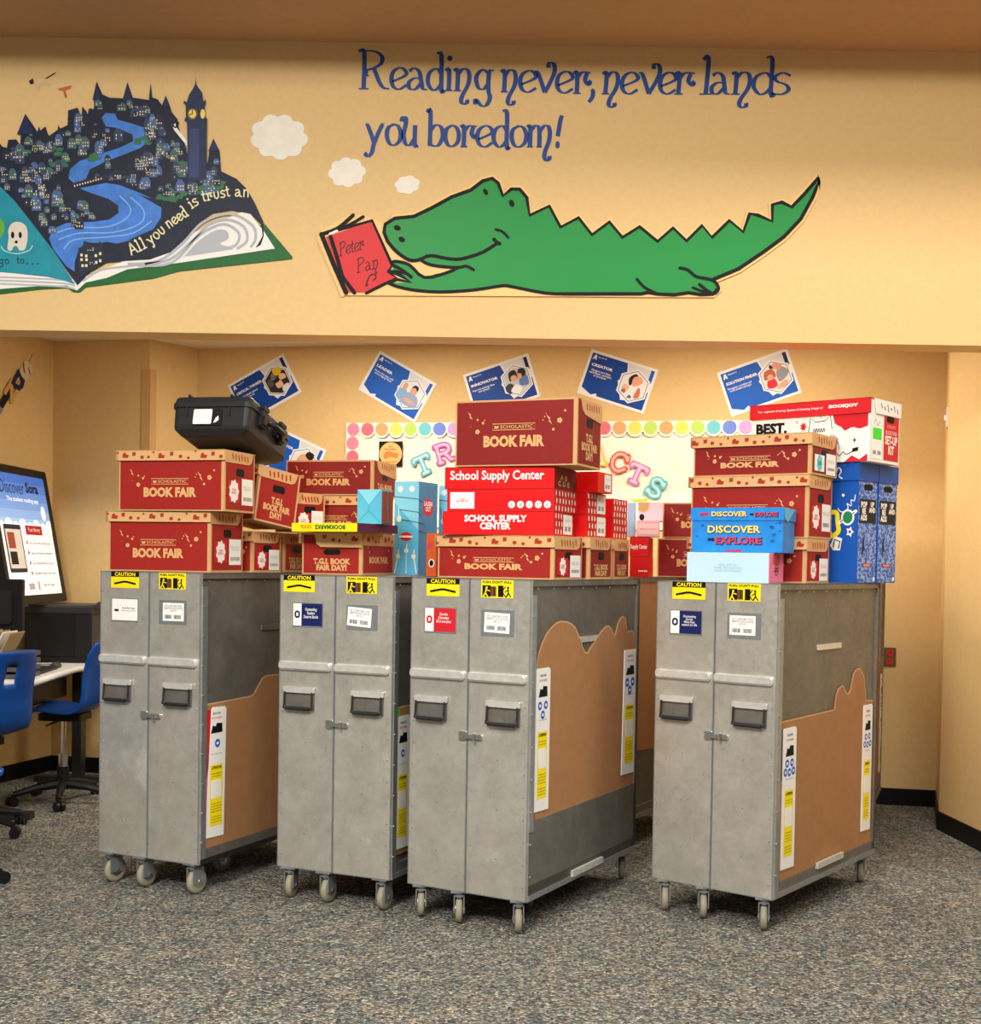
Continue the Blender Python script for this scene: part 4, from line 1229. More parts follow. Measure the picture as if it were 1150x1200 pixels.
card4 = [(.05, .205), (.05, .856), (.075, .861), (.6, .866), (.615, .871), (.625, .905), (.635, .933), (.655, .956), (.688, .966), (.71, .962), (.728, .94), (.75, .925), (.775, .928), (.792, .94), (.806, .97), (.824, 1.005), (.84, 1.022), (.861, 1.032), (.89, 1.031), (.912, 1.022), (.938, 1.0), (.953, .98), (.965, .93), (.975, .885), (1.0, .876), (1.07, .87), (1.08, .205)]
card1 = [(.04, .205), (.04, .83), (.06, .845), (.38, .852), (.415, .862), (.45, .9), (.48, .93), (.51, .938), (.8, .935), (.82, .9), (.84, .86), (1.08, .855), (1.08, .205)]
card2 = [(.03, .235), (.045, .86), (.06, .868), (1.08, .868), (1.08, .235)]
STD = [(.05, .03), (.235, .03), (.51, .035), (.36, .42), (.51, 1.08), (.05, 1.08)]
cart(1, 'aluminium cart farthest left, beside the blue chairs, with white paper cards on both doors', None, '', (.416, 0), 21, STD,
     dict(turn=-.12, caut=(.062, .222), slot=(.47, .72, 1.168), card=card1, edge=(1, 12), backing=[([(.044, .45), (.044, .82), (.1, .82), (.1, .66)], REDP), ([(.04, .3), (.04, .66), (.09, .66), (.1, .3)], PINK)], strips=[([(.056, .25), (.186, .244), (.197, .815), (.188, .826), (.1, .83), (.09, .82)], [(.05, .28)])]))
cart(2, 'second aluminium cart from the left with a navy card and a crooked white paper', NAVY, 'Outstanding\nReaders\nDeserve Books', (.40, -4), 22, STD,
     dict(turn=.1, caut=(.018, .176), card=card2, edge=(1, 4), backing=[([(.034, .5), (.034, .86), (.08, .86), (.08, .5)], GREENL)], strips=[(strip_pts(.046, .17, .262, .83), [(0, .28)])]))
cart(3, 'aluminium cart with a red card on its left door and wavy side cardboard', REDP, 'Favorite\nCharacters\nAll in one place', (.41, -2), 23, STD,
     dict(turn=.42, lower=.46, slot=(.48, .7, 1.168), rail=(.41, .724, .172), card=card3, edge=(1, 39), backing=[([(.062, .72), (.062, 1.07), (.09, 1.07), (.09, .72)], SKYBLUE), ([(1.06, .75), (1.06, .96), (1.1, .96), (1.1, .75)], SKYBLUE)],
          strips=[(strip_pts(.058, .188, .492, 1.07), IC3), (strip_pts(.94, 1.088, .519, 1.097, .012), IC3)]))
cart(4, 'aluminium cart nearest the right wall with a navy card on its left door', NAVY, 'Outstanding\nStories\nMake Fans\nreaders for life', (.405, 0), 24, STD,
     dict(turn=.5, slot=(.42, .677, 1.15), rail=(.431, .713, .205), card=card4, edge=(1, 26), backing=[([(.045, .62), (.045, .83), (.085, .83), (.085, .62)], NAVY)],
          strips=[(strip_pts(.078, .207, .249, .832), IC5), (strip_pts(.948, 1.06, .27, .858), IC5)]))
cart(5, 'aluminium cart standing behind, in the gap between two front carts', REDP, '', (.41, 0), 25, STD, dict(far=True, card=[(.03, .52), (.03, 1.40), (1.08, 1.40), (1.08, .46)], edge=(1, 3)))
cart(6, 'aluminium cart in the back corner, only its edge showing beside the outlet', NAVY, '', (.41, 0), 26, STD,
     dict(far=True, slot=(.4, .62, 1.16), card=card4, edge=(1, 26), strips=[(strip_pts(.078, .2, .249, .832), IC5), (strip_pts(.948, 1.06, .27, .858), IC5)]))


# ------------------------------------------------------------------ boxes stacked on the carts
def root_at(name, label, cat, near, w, yaw, group=None):
    """near = lower front-right corner of the body; the box's own origin is its lower front-left corner"""
    a = math.radians(yaw)
    return thing(name, label, cat, (near[0] - w * math.cos(a), near[1] - w * math.sin(a), near[2]), a, group)


def confetti(w, h, z0=0.0):
    mb = MB(FR())
    s = w / .52
    z = lambda f: z0 + f * h
    bolt = lambda x, y, k: mb.flat([(x - .010 * k, y + .018 * k), (x + .004 * k, y + .006 * k), (x + .0, y + .004 * k), (x + .012 * k, y - .016 * k), (x - .004 * k, y - .004 * k), (x, y - .001 * k)], .0022)

    def flower(x, y, k):
        for i in range(5):
            q = 2 * math.pi * i / 5
            mb.flat(ngon(x + .0062 * k * math.cos(q), y + .0062 * k * math.sin(q), .0048 * k, 8), .0022 + i * 2e-5)
    bolt(.065 * s, z(.76), 1)
    bolt(.405 * s, z(.68), -1.2)
    flower(.098 * s, z(.52), 1)
    flower(.448 * s, z(.66), 1.1)
    for fx, fz, rad in ((.098, .70, .005), (.122, .65, .006), (.128, .69, .003), (.068, .6, .002), (.385, .72, .003), (.378, .67, .003), (.422, .53, .006), (.47, .8, .005), (.392, .76, .002)):
        mb.flat(ngon(fx * s, z(fz), rad, 8), .0022)
    return mb


def lid_print(t, T, x0, x1, z0, z1, c, seed):
    r = random.Random(seed)
    mb = MB(T)
    x = x0 + .004
    k = 0
    H = z1 - z0
    while x < x1 - .012:
        kind = (k * 7 + len(seed)) % 5
        s = (.018, .008, .012, .006, .010)[kind]
        zc = z0 + H * (.5, .28, .62, .8, .35)[kind] + r.uniform(-.003, .003)
        cx = min(x + s, x1 - s - .002)
        zc = min(max(zc, z0 + s * .8), z1 - s * .8)
        if kind == 0:
            pts = [(cx - s, zc - s * .6), (cx - s * .8, zc + s * .5), (cx - s * .1, zc + s * .75), (cx + s * .2, zc + s * .2), (cx + s, zc + s * .1), (cx + s * .7, zc - s * .7)]
        elif kind == 2:
            pts = [(cx - s * .7, zc - s * .8), (cx - s * .8, zc + s * .7), (cx + s * .8, zc + s * .8), (cx + s * .7, zc - s * .6)]
        else:
            pts = ngon(cx, zc, s, 10, s * .85)
        mb.flat(pts, c)
        x += 2 * s + r.uniform(.012, .026)
        k += 1
    part('lid_print', mb, LIDP, t, kind='stuff')


def bookbox(label, near, w, d, h, yaw, lid=True, end='none', red=None, style='long', group='red and kraft book boxes', kcol=None):
    """red printed carton with kraft edges; end = 'sticker', 'tgi', 'tealsticker' or 'none'; style 'long' shows its long side to the front, 'end' its short end"""
    red = red or RED
    t = root_at('book_box', label, 'box', near, w, yaw, group)
    F, S = FR(), SD(w)
    part('carton', MB().box(0, w, 0, d, 0, h - .002), KRAFT, t)
    lh = .048 if lid else 0.0
    top = h - lh
    part('front_panel', MB(F).box(.008, w - .017, .006, top - .001 if (lid and style == 'long') else h - .01, 0, .0012), red, t)
    part('end_panel', MB(S).box(.012, d - .012, .010, (h - .006), 0, .0012), red, t)
    ph = top
    if style == 'long':
        cx = w * .49
        txt(t, 'BOOK FAIR', F, cx, ph * .37, w * .50, min(.05, ph * .20) , KRAFTP, .0022, bold=.055)
        mb = MB(F)
        bw, bh, by = w * .35, min(.026, ph * .13), ph * .585
        mb.ribbon([(cx - bw / 2, by - bh / 2), (cx + bw / 2, by - bh / 2), (cx + bw / 2, by + bh / 2), (cx - bw / 2, by + bh / 2)], .0028, .0022, closed=True)
        part('print_frame', mb, KRAFTP, t)
        txt(t, 'SCHOLASTIC', F, cx + bw * .06, by, bw * .76, bh * .55, KRAFTP, .0022, bold=.01)
        part('print_book_mark', MB(F).flat([(cx - bw * .46, by + bh * .22), (cx - bw * .41, by + bh * .1), (cx - bw * .36, by + bh * .22), (cx - bw * .36, by - bh * .2), (cx - bw * .41, by - bh * .3), (cx - bw * .46, by - bh * .2)], .0022), KRAFTP, t)
        part('confetti', confetti(w, ph), KRAFTP, t, kind='stuff')
    else:
        txt(t, 'T.G.I. BOOK\nFAIR DAY!', F, w * .5, h * .24, w * .62, h * .30, KRAFTP, .0022, bold=.055)
        part('handle_hole', MB(F).prism(rr(w * .5 - .042, w * .5 + .042, h * .47, h * .47 + .026, .012), .0012, .002), BLACKP, t)
        txt(t, 'BOOK FAIR', S, d * .5, h * .36, d * .6, h * .17, KRAFTP, .0022, bold=.055)
        part('confetti', MB(S).flat(ngon(d * .2, h * .55, .006, 8), .002).flat(ngon(d * .16, h * .66, .004, 8), .002).flat(ngon(d * .82, h * .6, .006, 8), .002), KRAFTP, t)
    if lid:
        part('lid', (MB(F).box(-.012, w + .004, top, h, -.004, .012) if style == 'long' else MB(F)).box(-.012, w + .004, h - .003, h + .001, -d, .012).box(-.012, 0, top, h, -d, .012), LIDM, t)
        lid_print(t, F, -.01 if style == 'long' else w * .34, w, top, h, .0126 if style == 'long' else .0152, label)
    if style == 'long':
        fl = [(0, h), (0, h - .055), (d * .78, h - .055), (d * .86, h - .045), (d * .9, h - .02), (d * .9, h)] if lid else [(d * .12, h - .002), (d * .2, h - .05), (d * .28, h - .066), (d, h - .084), (d, h - .002)]
        part('lid_flap', MB(S).prism(fl, .0012, .005), FLAPM, t)
        rnd_ = random.Random(label)
        mb = MB(S)
        for i in range(6):
            v0 = d * (.2 + .1 * i) if lid else d * (.32 + .1 * i)
            z0 = h - rnd_.uniform(.012, .022)
            mb.flat([(v0, z0), (v0 + .010, z0 + .004), (v0 + .016, z0 - .022), (v0 + .008, z0 - .028)], .0056)
        part('flap_strokes', mb, LIDP, t, kind='stuff')
        part('handle_hole', MB(S).prism(rr(d * .5 - .04, d * .5 + .04, h - .115 if h > .22 else h - .1, h - .078 if h > .22 else h - .066, .013), .0012, .0022), BLACKP, t)
    elif lid:
        lid_print(t, S, 0, d, h - .054, h, .0056, label + 'e')
        part('lid_flap', MB(F).prism([(w * .22, h), (w * .26, h - .05), (w * .33, h - .066), (w + .004, h - .066), (w + .004, h)], .0125, .015), LIDM, t)
        part('lid_end', MB(S).box(0, d, h - .056, h, .001, .005), LIDM, t)
    if end in ('sticker', 'tealsticker'):
        z0, z1 = (h * .16, h * .52) if h > .22 else (h * .10, h * .50)
        hole = part('round_label', MB(S).rect(d * .10, d * .48, z0, z1, .0024), REDP if end == 'sticker' else PAPER, t)
        cx, cz, rad = d * .29, (z0 + z1) / 2, min(d * .17, (z1 - z0) * .44)
        st = [(cx + rad * (1 + .10 * math.cos(9 * q)) * math.cos(q), cz + rad * 1.15 * (1 + .10 * math.cos(9 * q)) * math.sin(q)) for q in [2 * math.pi * i / 54 for i in range(54)]]
        part('label_burst', MB(S).flat(st, .003), PAPER if end == 'sticker' else mat('aqua_print', (92, 206, 212), 0.5), hole)
        txt(hole, 'FICTION\nGRADES 3-5', S, cx, cz, rad * 1.2, rad * .55, REDP if end == 'sticker' else NAVY, .0035)
        lb = part('paper_label', MB(S).rect(d * .55, d * .93, z0 - .01, z1 + .012, .0024), PAPER, t)
        txt(lb, 'BOX 3 OF 12\nBOOK FAIR', S, d * .74, z0 + (z1 - z0) * .7, d * .28, (z1 - z0) * .2, LGREY, .003)
        mb = MB(S)
        r = random.Random(label)
        q = d * .6
        while q < d * .88:
            wd = r.uniform(.001, .003)
            mb.rect(q, q + wd, z0 + .01, z0 + .01 + (z1 - z0) * .18, .003)
            q += wd + r.uniform(.001, .003)
        part('barcode', mb, GREYP, lb, kind='stuff')
    elif end == 'tgi':
        hh = h - .1
        txt(t, 'T.G.I.\nBOOK FAIR\nDAY!' if h > .22 else 'T.G.I. BOOK\nFAIR DAY!', S, d * .5, hh * .46, d * .66, hh * .62, KRAFTP, .0022, bold=.055)
    return t


def redbox(label, near, w, d, h, yaw, front, side='spots', sticker=False, group='scarlet school supply boxes'):
    t = root_at('supply_box', label, 'box', near, w, yaw, group)
    F, S = FR(), SD(w)
    part('carton', MB().prism(rr(0, w, 0, d, .003, 2), 0, h), SCARLET, t)
    part('lid_seam', MB(F).rect(0, w, h - .0015, h, .0006).rect(0, .0015, 0, h, .0006), REDD, t)
    if front == 'mixed':
        txt(t, 'School Supply Center', F, w * .48, h * .56, w * .86, h * .56, PAPER, .0016, bold=.025)
    elif front == 'caps':
        txt(t, 'SCHOOL SUPPLY\nCENTER', F, w * .48, h * .54, w * .56, h * .62, PAPER, .0016, bold=.045)
    elif front == 'badge':
        part('white_card', MB(F).rect(w * .03, w * .26, h * .12, h * .86, .0012), PAPER, t)
        txt(t, 'PLEASE\nOPEN HERE FIRST', F, w * .145, h * .5, w * .13, h * .18, REDP, .002)
        for i, ch in enumerate('ABCDE'):
            x = w * (.61 + .082 * i)
            part('round_badge', MB(F).flat(ngon(x, h * .30, .0155, 20), .0012), PAPER, t)
            txt(t, ch, F, x, h * .30, .010, .013, GREYP, .002)
    elif front == 'dots':
        for i in range(5):
            part('round_badge', MB(F).flat(ngon(w * (.5 + .1 * i), h * .3, w * .045, 12), .0012), PAPER, t)
    if side == 'spots':
        rd = random.Random(label)
        mb = MB(S)
        nn_ = max(3, int(d / .04))
        for i in range(nn_):
            for j in range(3):
                cx, cz = d * (i + .5 + .25 * (j % 2)) / (nn_ + .4), h * (j + .5) / 3
                mb.flat(ngon(cx + rd.uniform(-.003, .003), cz, .0075, 8, .0125, 0), .0012)
        part('side_print', MB(S).rect(.002, d - .002, .002, h - .002, .0008), mat('deep_scarlet_print', (200, 22, 28), 0.5), t)
        part('drop_print', mb, PAPER, t, kind='stuff')
        part('tuck_seam', MB(S).ribbon([(d * .45, h), (d * .95, h * .15), (d * .95, 0)], .003, .0014, ends=False), REDD, t)
    elif side == 'text':
        part('dark_side', MB(S).rect(.002, d - .002, .002, h - .002, .0008), REDD, t)
        txt(t, 'A B\nC D E', S, d * .4, h * .4, d * .5, h * .5, CREAM, .0016)
        part('tuck_seam', MB(S).ribbon([(d * .55, h), (d * .9, h * .1)], .003, .0014, ends=False), BLACKP, t)
    if sticker:
        x0 = d * (.45 if sticker is True else sticker)
        lb = part('paper_label', MB(S).prism(rr(x0, min(d * .98, x0 + d * .45), h * .08, h * .92, .008), .0012, .0024), PAPER, t)
        txt(lb, 'BOX 7 OF 12', S, x0 + d * .22, h * .68, d * .3, h * .1, LGREY, .003)
        part('barcode', MB(S).rect(x0 + d * .06, x0 + d * .18, h * .22, h * .42, .003).rect(x0 + d * .24, x0 + d * .36, h * .22, h * .42, .003), GREYP, lb)
    return t


def burst(cx, cz, rx, rz, k=14, dep=.2):
    return [(cx + rx * (1 - dep * (i % 2)) * math.cos(math.pi * i / k), cz + rz * (1 - dep * (i % 2)) * math.sin(math.pi * i / k)) for i in range(2 * k)]


# cart 1
bookbox('red book fair box on the farthest left cart, lower of its front pair', (-1.299, 5.85, 1.426), .53, .33, .280, -15, end='sticker')
bookbox('red book fair box directly under the black case on the farthest left cart', (-1.227, 5.80, 1.709), .55, .30, .281, -16, end='sticker')
bookbox('low red box with two labels behind the lowest front box of the left cart', (-1.172, 6.22, 1.426), .40, .265, .2, -21, end='sticker')
bookbox('low red box squeezed in left of the second cart\'s big low box', (-1.067, 6.52, 1.426), .30, .25, .2, -21, end='tgi')
b = bookbox('leaning red box lettered on its end, tucked under the rear of the black case', (-1.155, 6.14, 1.682), .30, .27, .272, -38, end='tgi')
b.rotation_euler = (math.radians(-8.5), 0, math.radians(-38))

# black moulded case, tipped back over the box below
t = thing('equipment_case', 'black moulded plastic case with latches and handle tipped back on red boxes', 'case')
cw, cd, chh = .385, .50, .19
a = math.radians(-12)
P = Vector((-1.128 - cw * math.cos(a), 5.82 - cw * math.sin(a), 2.064))
t.matrix_world = Matrix.Translation(P) @ Matrix.Rotation(a, 4, 'Z') @ Matrix.Rotation(math.radians(-13.5), 4, 'X')


def rbox(x0, x1, y0, y1, levels, r, n=5):
    """stack of rounded-rectangle rings: levels = (z, inset)"""
    vs, fs = [], []
    m = None
    for z, ins in levels:
        ring = rr(x0 + ins, x1 - ins, y0 + ins, y1 - ins, max(.004, r - ins), n)
        m = len(ring)
        vs += [(x, y, z) for x, y in ring]
    L = len(levels)
    for j in range(L - 1):
        for i in range(m):
            fs.append((j * m + i, j * m + (i + 1) % m, (j + 1) * m + (i + 1) % m, (j + 1) * m + i))
    fs += [tuple(range(m))[::-1], tuple(range((L - 1) * m, L * m))]
    return vs, fs


mb = MB()
mb._add(*rbox(0, cw, 0, cd, [(0, .05), (.006, .036), (.03, .008), (.045, .004), (.135, 0)], .03))
part('case_base', mb, CASE, t, sm=False)
mb = MB()
mb._add(*rbox(-.008, cw + .008, -.008, cd + .008, [(.133, 0), (.155, 0), (.158, .006), (.178, .010), (.187, .018), (.19, .034)], .034))
part('case_lid', mb, CASE, t)
F = FR()
S = SD(cw)
mb = MB(F)
for x in (.075, .285):
    mb.box(x - .004, x + .004, .09, .135, -.002, .008).box(x - .005, x + .005, .185, .196, -.05, .002)
part('case_ribs', mb, CASE, t)
lb = part('label_pouch', MB(F).prism(rr(.105, .25, .045, .125, .006), -.001, .003), BLACK, t)
part('paper_label', MB(F).prism(rr(.108, .2, .05, .122, .005), .003, .0045), PAPER, lb)
txt(lb, 'Library Media Center\nBook Fair register\nhandle with care', F, .154, .09, .075, .026, LGREY, .005)
part('label_sketch', MB(F).flat([(.21, .055), (.22, .08), (.232, .09), (.236, .07), (.225, .06)], .0035), PAPER, lb)
for v in (.13, .36):
    l_ = part('latch', MB(S).prism(rr(v - .028, v + .028, .075, .178, .008), .0, .022).prism(rr(v - .02, v + .02, .085, .13, .006), .022, .03), BLACK, t)
    part('latch_hinge', MB(S).box(v - .034, v + .034, .160, .178, .008, .026), BLACK, l_)
hd = part('carry_handle', MB(S).tube(smooth([(.185, .115, .01), (.19, .108, .045), (.21, .1, .058), (.28, .1, .058), (.30, .108, .045), (.305, .115, .01)], 4), .011, 10), BLACK, t)
part('handle_lug', MB(S).box(.175, .2, .09, .13, 0, .02).box(.29, .315, .09, .13, 0, .02), BLACK, hd)

# cart 2
bookbox('big low red box showing its lettered end at the front of the second cart', (-.586, 5.75, 1.426), .30, .386, .191, -17, style='end')
t = root_at('bookmark_tray', 'flat yellow box printed BOOKMARKS upside down on the second cart', 'box', (-.594, 5.60, 1.620), .339, -23)
F, S = FR(), SD(.339)
part('tray', MB().box(0, .339, 0, .378, 0, .038), YELLOW, t)
part('plum_side', MB(S).box(-.002, .38, -.001, .039, 0, .004), PURPLE, t, 'plum purple side')
txt(t, 'BOOKMARKS', F, .20, .02, .155, .02, mat('green_print', (30, 110, 60), 0.5), .002, rot=math.pi, bold=.04)
txt(t, 'COOL', F, .075, .021, .06, .016, mat('gold_ink', (206, 132, 20), 0.5), .002, rot=math.pi, bold=.03)
bookbox('little red box with two labels behind the yellow bookmark box', (-1.0, 6.40, 1.630), .14, .215, .200, -38, end='sticker')
bookbox('low red box hidden behind the big low box of the second cart', (-.50, 6.30, 1.426), .45, .26, .19, -12)
bookbox('red box under the wide red box behind the yellow bookmark box', (-.619, 6.585, 1.620), .42, .33, .208, -14, red=REDD)
bookbox('wide red box without lid band, topmost of the pile behind the second cart\'s yellow box', (-.617, 6.565, 1.831), .49, .345, .185, -15, lid=False, red=REDD, end='tgi')
t = root_at('small_blue_box', 'small light blue wrapped box standing on the yellow bookmark box', 'box', (-.502, 5.75, 1.660), .126, -24)
part('carton', MB().box(0, .126, 0, .105, 0, .157), SKYBLUE, t)
part('fold_lines', MB(FR()).ribbon([(.005, .15), (.06, .085), (.12, .15)], .002, .001).ribbon([(.06, .085), (.06, .06), (.006, .01)], .002, .0011).ribbon([(.06, .06), (.12, .01)], .002, .0012), mat('deep_sky_print', (40, 140, 196), 0.5), t)
part('fold_flap', MB(FR()).flat([(.0, .157), (.06, .085), (.126, .157)], .0006), mat('pale_sky_print', (136, 212, 240), 0.5), t)
for i in range(3):
    part('side_strip', MB(SD(.126)).box(.004 + i * .034, .034 + i * .034, .004, .15, 0, .004), mat('rust_print', (142, 62, 40), 0.5) if i != 1 else mat('dusky_print', (110, 84, 96), 0.5), t)


def tall_blue(label, near, w, d, h, yaw):
    t = root_at('tall_display_box', label, 'box', near, w, yaw, 'tall light blue display boxes')
    F, S = FR(), SD(w)
    part('carton', MB().box(0, w, 0, d, 0, h), SKYBLUE, t)
    part('side_print', MB(S).box(.001, d - .001, .001, h - .001, 0, .001), MIDBLUE, t)
    part('upper_print', MB(F).flat([(.0, h), (w, h), (w, h * .48), (.0, h * .78)], .001), mat('pale_sky_print', (112, 198, 232)), t)
    for q in (.24, .72):
        part('white_disc', MB(F).flat(ngon(w * q, h * .92, .0145, 16), .0016), WHITE, t)
    bb = part('starburst', MB(F).flat(burst(w * .5, h * .41, w * .28, .024), .0016), REDP, t)
    part('starburst_band', MB(F).rect(w * .22, w * .78, h * .40, h * .42, .002), WHITE, bb)
    sb = part('starburst', MB(S).flat(burst(d * .48, h * .73, d * .30, .048), .002), REDP, t)
    txt(sb, 'LAUGH\nOUT', S, d * .48, h * .74, d * .44, .05, WHITE, .0026, bold=.04)
    mb = MB(F)
    for x, z in ((.18, .2), (.52, .26), (.82, .2)):
        mb.flat(ngon(w * x, h * z, .012, 12), .0016).ribbon([(w * x, h * z), (w * x + .003, h * z + .03)], .006, .0016)
    mb.ribbon([(w * .16, h * .18), (w * .04, .01)], .006, .0017).ribbon([(w * .84, h * .18), (w * .94, .01)], .006, .0017)
    mb.ribbon([(w * .52, h * .22), (w * .52, .01)], .004, .0017).flat(ngon(w * .2, h * .6, .013, 12, .016), .0016).ribbon([(w * .2, h * .6), (w * .18, h * .72)], .004, .0016)
    part('painted_hands', mb, mat('pale_hand_print', (244, 234, 206), 0.5), t, kind='stuff')
    mb = MB(F)
    for z in (.84, .70, .59):
        mb.ribbon([(0 if z > .8 else w * (.9 - z), h * z), (w, h * (z - .03))], .003, .0019)
    mb2 = MB(S)
    for z, e in ((.80, .2), (.66, .1), (.56, .3), (.47, .4)):
        mb2.ribbon([(0, h * z), (d * e, h * (z - .02))], .003, .0015)
    part('black_lines', mb, BLACKP, t, kind='stuff')
    part('black_lines', mb2, BLACKP, t, kind='stuff')
    return t


tall_blue('tall light blue display box with raised hands standing on the second cart', (-.353, 6.10, 1.426), .132, .20, .452, -24)
tall_blue('pale blue display box just showing behind the tall one with raised hands', (-.160, 6.36, 1.426), .118, .06, .45, -24)
t = root_at('orange_box', 'small orange box with a round emblem between the tall blue box and low red box', 'box', (-.250, 5.75, 1.426), .05, -24)
part('carton', MB().box(0, .05, 0, .08, 0, .195), ORANGE, t)
part('emblem', MB(FR()).flat(burst(.027, .06, .017, .022, 10), .001), WHITE, t)
part('emblem_core', MB(FR()).flat(ngon(.027, .06, .010, 12, .014), .0016), BLACKP, t)
part('top_band', MB(FR()).rect(.006, .03, .125, .15, .001), mat('rose_print', (206, 70, 92), 0.5), t)

# cart 3
bookbox('low red book fair box at the bottom of the third cart\'s front pile', (.264, 5.30, 1.426), .553, .313, .183, -26, end='sticker')
redbox('scarlet box lettered SCHOOL SUPPLY CENTER in capitals, lowest of its pile', (.263, 5.32, 1.612), .503, .308, .1, -19, 'caps', 'spots', True)
redbox('scarlet box with a white card and five round badges, mid pile', (.262, 5.32, 1.713), .489, .318, .095, -21, 'badge', 'spots')
redbox('scarlet box lettered School Supply Center in upper and lower case, top of its pile', (.261, 5.32, 1.809), .50, .315, .094, -21, 'mixed', 'text')
bookbox('biggest red book fair box, topmost on the scarlet boxes of the third cart', (.349, 5.26, 1.905), .556, .315, .283, -23, lid=False, end='tgi', red=REDD)
bookbox('red box with lettered end directly right of the third cart\'s low front box', (.439, 5.62, 1.426), .45, .30, .187, -24, end='tgi', red=REDD)
bookbox('red box with lettered end at the rear of the third cart', (.581, 5.98, 1.426), .42, .23, .187, -24, end='tgi', red=REDD)
redbox('lower spotted scarlet box with paper label in the third cart\'s middle pile', (.427, 5.66, 1.615), .28, .26, .1, -24, 'none', 'spots', .5)
redbox('middle spotted scarlet box with paper label in the third cart\'s middle pile', (.425, 5.66, 1.716), .28, .26, .1, -24, 'none', 'spots', .5)
redbox('small plain scarlet box with a big white label, top of the third cart\'s middle pile', (.473, 5.66, 1.817), .2, .2, .09, -24, 'none', 'none', .42)
redbox('lower spotted scarlet box in the third cart\'s rear pile', (.577, 6.02, 1.615), .28, .22, .1, -24, 'none', 'spots')
redbox('upper spotted scarlet box in the third cart\'s rear pile', (.576, 6.02, 1.716), .28, .22, .09, -24, 'none', 'spots')

# cart 4
t = root_at('pale_blue_box', 'flat pale blue box with pink end at the bottom front of the right cart', 'box', (1.154, 5.25, 1.426), .353, -27)
part('carton', MB().box(0, .353, 0, .24, 0, .126), PALEBLUE, t)
part('pink_end', MB(SD(.353)).box(.002, .238, .002, .124, 0, .002), PINK, t, 'pink printed end')
txt(t, 'this side up\nkeep flat and dry\nbook fair display', FR(), .18, .062, .12, .04, mat('faint_print', (164, 196, 214), 0.5), .001)
part('red_patch', MB(SD(.353)).rect(.06, .17, .078, .122, .0026), mat('rose_print', (206, 70, 92)), t)
part('badge', MB(SD(.353)).ribbon(ngon(.12, .055, .032, 16, .022), .004, .0028, closed=True), PURPLE, t)
txt(t, 'SHINE\nBRIGHT', SD(.353), .12, .055, .055, .022, PURPLE, .0028, bold=.03)
t = root_at('discover_box', 'bright blue box lettered DISCOVER AND EXPLORE on the right cart', 'box', (1.221, 5.30, 1.554), .395, -27)
F, S = FR(), SD(.395)
part('carton', MB().box(0, .395, 0, .2, 0, .14), DISCBLUE, t)
part('lid', MB().box(-.005, .40, -.005, .205, .136, .19), DISCBLUE, t)
part('lid_flap', MB(SD(.40)).flat([(0, .19), (.0, .15), (.06, .13), (.19, .187)], .0006), SKYBLUE, t)


def letter_pair(s, cx, cz, w, h, m, dark, c):
    txt(t, s, F, cx + .002, cz - .002, w * 1.02, h * 1.1, dark, c, bold=.07)
    txt(t, s, F, cx, cz, w, h, m, c + .0006, bold=.03)


DKB = mat('ink_navy_print', (20, 22, 60), 0.5)
PIXR = mat('crimson_pixel_print', (196, 56, 84), 0.5)
letter_pair('DISCOVER', .185, .098, .23, .032, mat('cream_gold_print', (252, 214, 120), 0.5), DKB, .001)
letter_pair('EXPLORE', .205, .050, .20, .032, PIXR, DKB, .001)
letter_pair('AND', .085, .055, .03, .012, DKB, DKB, .001)
letter_pair('DISCOVER', .165, .163, .155, .022, mat('cream_gold_print', (252, 214, 120)), DKB, .006)
letter_pair('AND', .262, .162, .016, .008, DKB, DKB, .006)
letter_pair('EXPLORE', .325, .161, .10, .020, PIXR, DKB, .006)
letter_pair('MEET', .055, .163, .04, .012, PIXR, PIXR, .006)
letter_pair('SCHOLASTIC', .185, .008, .07, .008, PIXR, PIXR, .001)
mb = MB(F)
r = random.Random(2)
for i in range(26):
    x, z, s = r.uniform(.01, .38), r.uniform(.01, .125), r.uniform(.006, .018)
    if .06 < x < .31 and z > .03:
        continue
    mb.flat([(x, z), (x + s, z + s * .3), (x + s * .6, z + s), (x - s * .3, z + s * .7)], .0007)
part('pixel_shapes', mb, mat('mid_blue_print', (20, 96, 170), 0.5), t, kind='stuff')
bookbox('low red box behind the pale blue box on the right cart', (1.367, 5.48, 1.426), .547, .305, .193, -33, end='sticker')
bookbox('tall red box behind the bright blue box, middle of the right cart\'s pile', (1.372, 5.48, 1.622), .55, .312, .274, -33, end='sticker')
bookbox('low red box with a teal label, topmost of the right cart\'s middle pile', (1.380, 5.48, 1.899), .56, .312, .179, -35, end='tealsticker', red=REDD)


